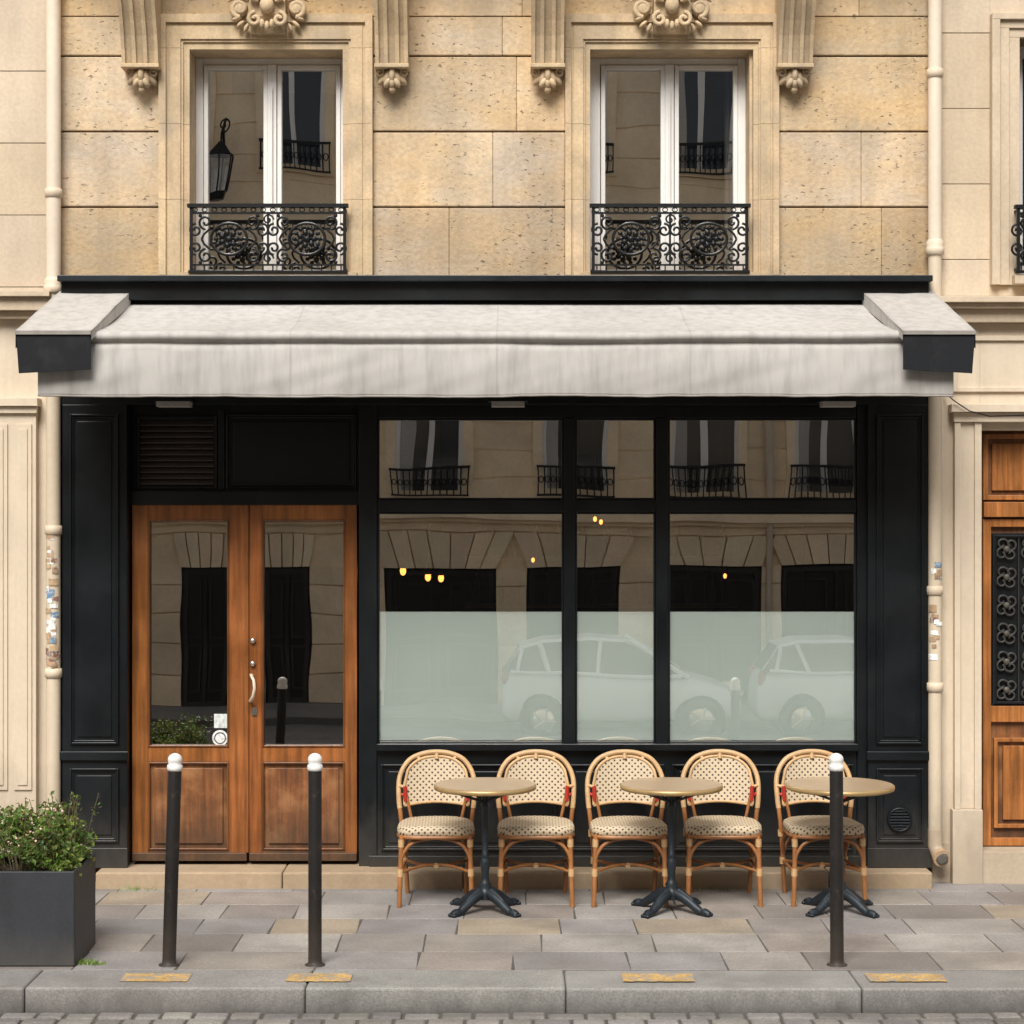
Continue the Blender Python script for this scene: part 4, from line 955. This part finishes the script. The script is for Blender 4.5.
# ------------------------------------------------------------ PLANTER + SHRUB
p=MB(); px0,px1=-2.86,-2.225; py0,py1=-2.28,-1.77; H=0.485; w=0.014
p.box(px0,px1,py0,py0+w,0.005,H,'planter_metal'); p.box(px0,px1,py1-w,py1,0.005,H,'planter_metal')
p.box(px0,px0+w,py0+w,py1-w,0.005,H,'planter_metal'); p.box(px1-w,px1,py0+w,py1-w,0.005,H,'planter_metal')
p.box(px0+w,px1-w,py0+w,py1-w,0.02,H-0.05,'soil')
for a,b,c,e in ((px0+w,px1-w,py0+w,py0+w+0.02),(px0+w,px1-w,py1-w-0.02,py1-w)): p.box(a,b,c,e,H-0.02,H-0.003,'planter_metal')
p.obj('planter_box',None,0.004)
s=MB()
cxp,cyp=(px0+px1)/2,(py0+py1)/2
clumps=[]
for i in range(56):
    a=ru(0,6.28); rr=math.sqrt(rnd()); cx=cxp+rr*0.33*math.cos(a); cy=cyp+rr*0.25*math.sin(a); hh=H+0.02+ru(0.0,0.25)*(1.1-0.5*rr)
    if cx>px1-0.08: hh=H+ru(-0.01,0.13)
    clumps.append((cx,cy,hh,ru(0.045,0.085),ru(0.55,1.5)))
for k in range(10): clumps.append((ru(px0+0.0,px1-0.28),py0-ru(0.0,0.06),H-ru(-0.05,0.09),0.045,ru(0.7,1.3)))
for (cx,cy,hh,r,k) in clumps:
    s.tube(catmull([(cxp+(cx-cxp)*0.5,cyp+(cy-cyp)*0.5,H-0.06),((cx+cxp)/2+(cx-cxp)*0.3,(cy+cyp)/2+(cy-cyp)*0.3,(hh+H)/2),(cx,cy,hh+r)],3),0.0035,'twig',seg=5)
    for q in range(int(70*r/0.055)):
        th=math.acos(ru(-1,1)); ph=ru(0,6.28); rad=r*(rnd()**0.4)*ru(0.8,1.6)
        c=Vector((cx+rad*math.sin(th)*math.cos(ph),cy+rad*math.sin(th)*math.sin(ph),hh+rad*math.cos(th)*1.1))
        dirv=Vector((ru(-1,1),ru(-1,1),ru(-0.4,1))).normalized(); up=Vector((ru(-1,1),ru(-1,1),ru(-1,1))); sd=dirv.cross(up).normalized()
        ln_=ru(0.02,0.042); wd=ln_*ru(0.22,0.34)
        nn_=dirv.cross(sd)*ln_*0.15
        col=(k*ru(0.7,1.4),k*ru(0.8,1.25),k*ru(0.6,1.2))
        s.add([c-dirv*ln_*0.5,c+sd*wd+nn_,c+dirv*ln_*0.5,c-sd*wd+nn_],[(0,1,2,3)],'leaf',col)
    if rnd()<0.35:
        for q in range(int(ru(2,5))):
            c=(cx+ru(-r,r),cy+ru(-r,r)-0.01,hh+r*ru(0.3,1.3)); s.ell(c,0.007,0.007,0.006,'flower_pink',shade(0.3,0.1),seg=6,rings=4)
for q in range(34):
    x0=cxp+ru(-0.3,0.28); y0=cyp+ru(-0.2,0.2); zt=H+ru(0.2,0.36); dx=ru(-0.09,0.09)
    s.tube([(x0,y0,H),(x0+dx*0.4,y0,(H+zt)/2),(x0+dx,y0,zt)],0.002,'twig',seg=4)
    for j in range(15):
        u=ru(0.35,1); c=Vector((x0+dx*u+ru(-.02,.02),y0+ru(-.02,.02),H+(zt-H)*u)); dirv=Vector((ru(-1,1),ru(-1,1),ru(0,1))).normalized(); sd=dirv.cross(Vector((0.3,0.5,1))).normalized()
        s.add([c,c+dirv*0.013+sd*0.006,c+dirv*0.028,c+dirv*0.013-sd*0.006],[(0,1,2,3)],'leaf',(ru(.9,1.6),ru(.9,1.5),ru(.7,1)))
s.obj('flowering_shrub')
gr=MB()
for (gx,gy,rr,n) in ((px1+0.03,py0+0.08,0.06,150),(px1+0.10,py0+0.05,0.04,60),(-2.3,-0.25,0.1,40),(1.2,-0.24,0.15,25)):
    for q in range(n):
        a=ru(0,6.28); r=rr*rnd(); c=Vector((gx+r*1.3*math.cos(a),gy+r*math.sin(a)*0.7,0.0)); t=Vector((ru(-.02,.02),ru(-.02,.02),ru(0.008,0.03)))
        gr.add([c+Vector((-0.003,0,0)),c+Vector((0.003,0,0)),c+t],[(0,1,2)],'leaf',(ru(0.8,1.4),ru(.9,1.4),0.8))
gr.obj('weeds')

# ------------------------------------------------------------ LIGHT, WORLD, CAMERA
w=bpy.data.worlds.new('World'); scene.world=w; w.use_nodes=True; nt=w.node_tree; nt.nodes.clear()
out=N(nt,'ShaderNodeOutputWorld'); bg=N(nt,'ShaderNodeBackground'); sky=N(nt,'ShaderNodeTexSky'); sky.sky_type='NISHITA'; sky.sun_disc=False
EL=math.radians(48); AZ=math.radians(12)
sky.sun_elevation=EL; sky.sun_rotation=math.pi+AZ; sky.dust_density=4.0; sky.air_density=1.0
hs=N(nt,'ShaderNodeHueSaturation'); hs.inputs['Saturation'].default_value=0.35; L(nt,sky.outputs[0],hs.inputs['Color']); L(nt,hs.outputs[0],bg.inputs[0]); bg.inputs[1].default_value=0.15; L(nt,bg.outputs[0],out.inputs[0])
sl=bpy.data.lights.new('sun_lamp','SUN'); sl.energy=4.1; sl.angle=math.radians(30); sl.color=(1.0,0.965,0.91)
so=bpy.data.objects.new('sun_lamp',sl); scene.collection.objects.link(so); so.rotation_euler=(math.pi/2-EL,0,-AZ)
cd=bpy.data.cameras.new('camera'); co=bpy.data.objects.new('camera',cd); scene.collection.objects.link(co)
co.location=(0,-D,CH); co.rotation_euler=(math.pi/2,0,0); cd.sensor_width=36; cd.lens=36*F/1024; cd.clip_end=1000; scene.camera=co
scene.view_settings.view_transform='Standard'; scene.view_settings.look='None'; scene.view_settings.exposure=0
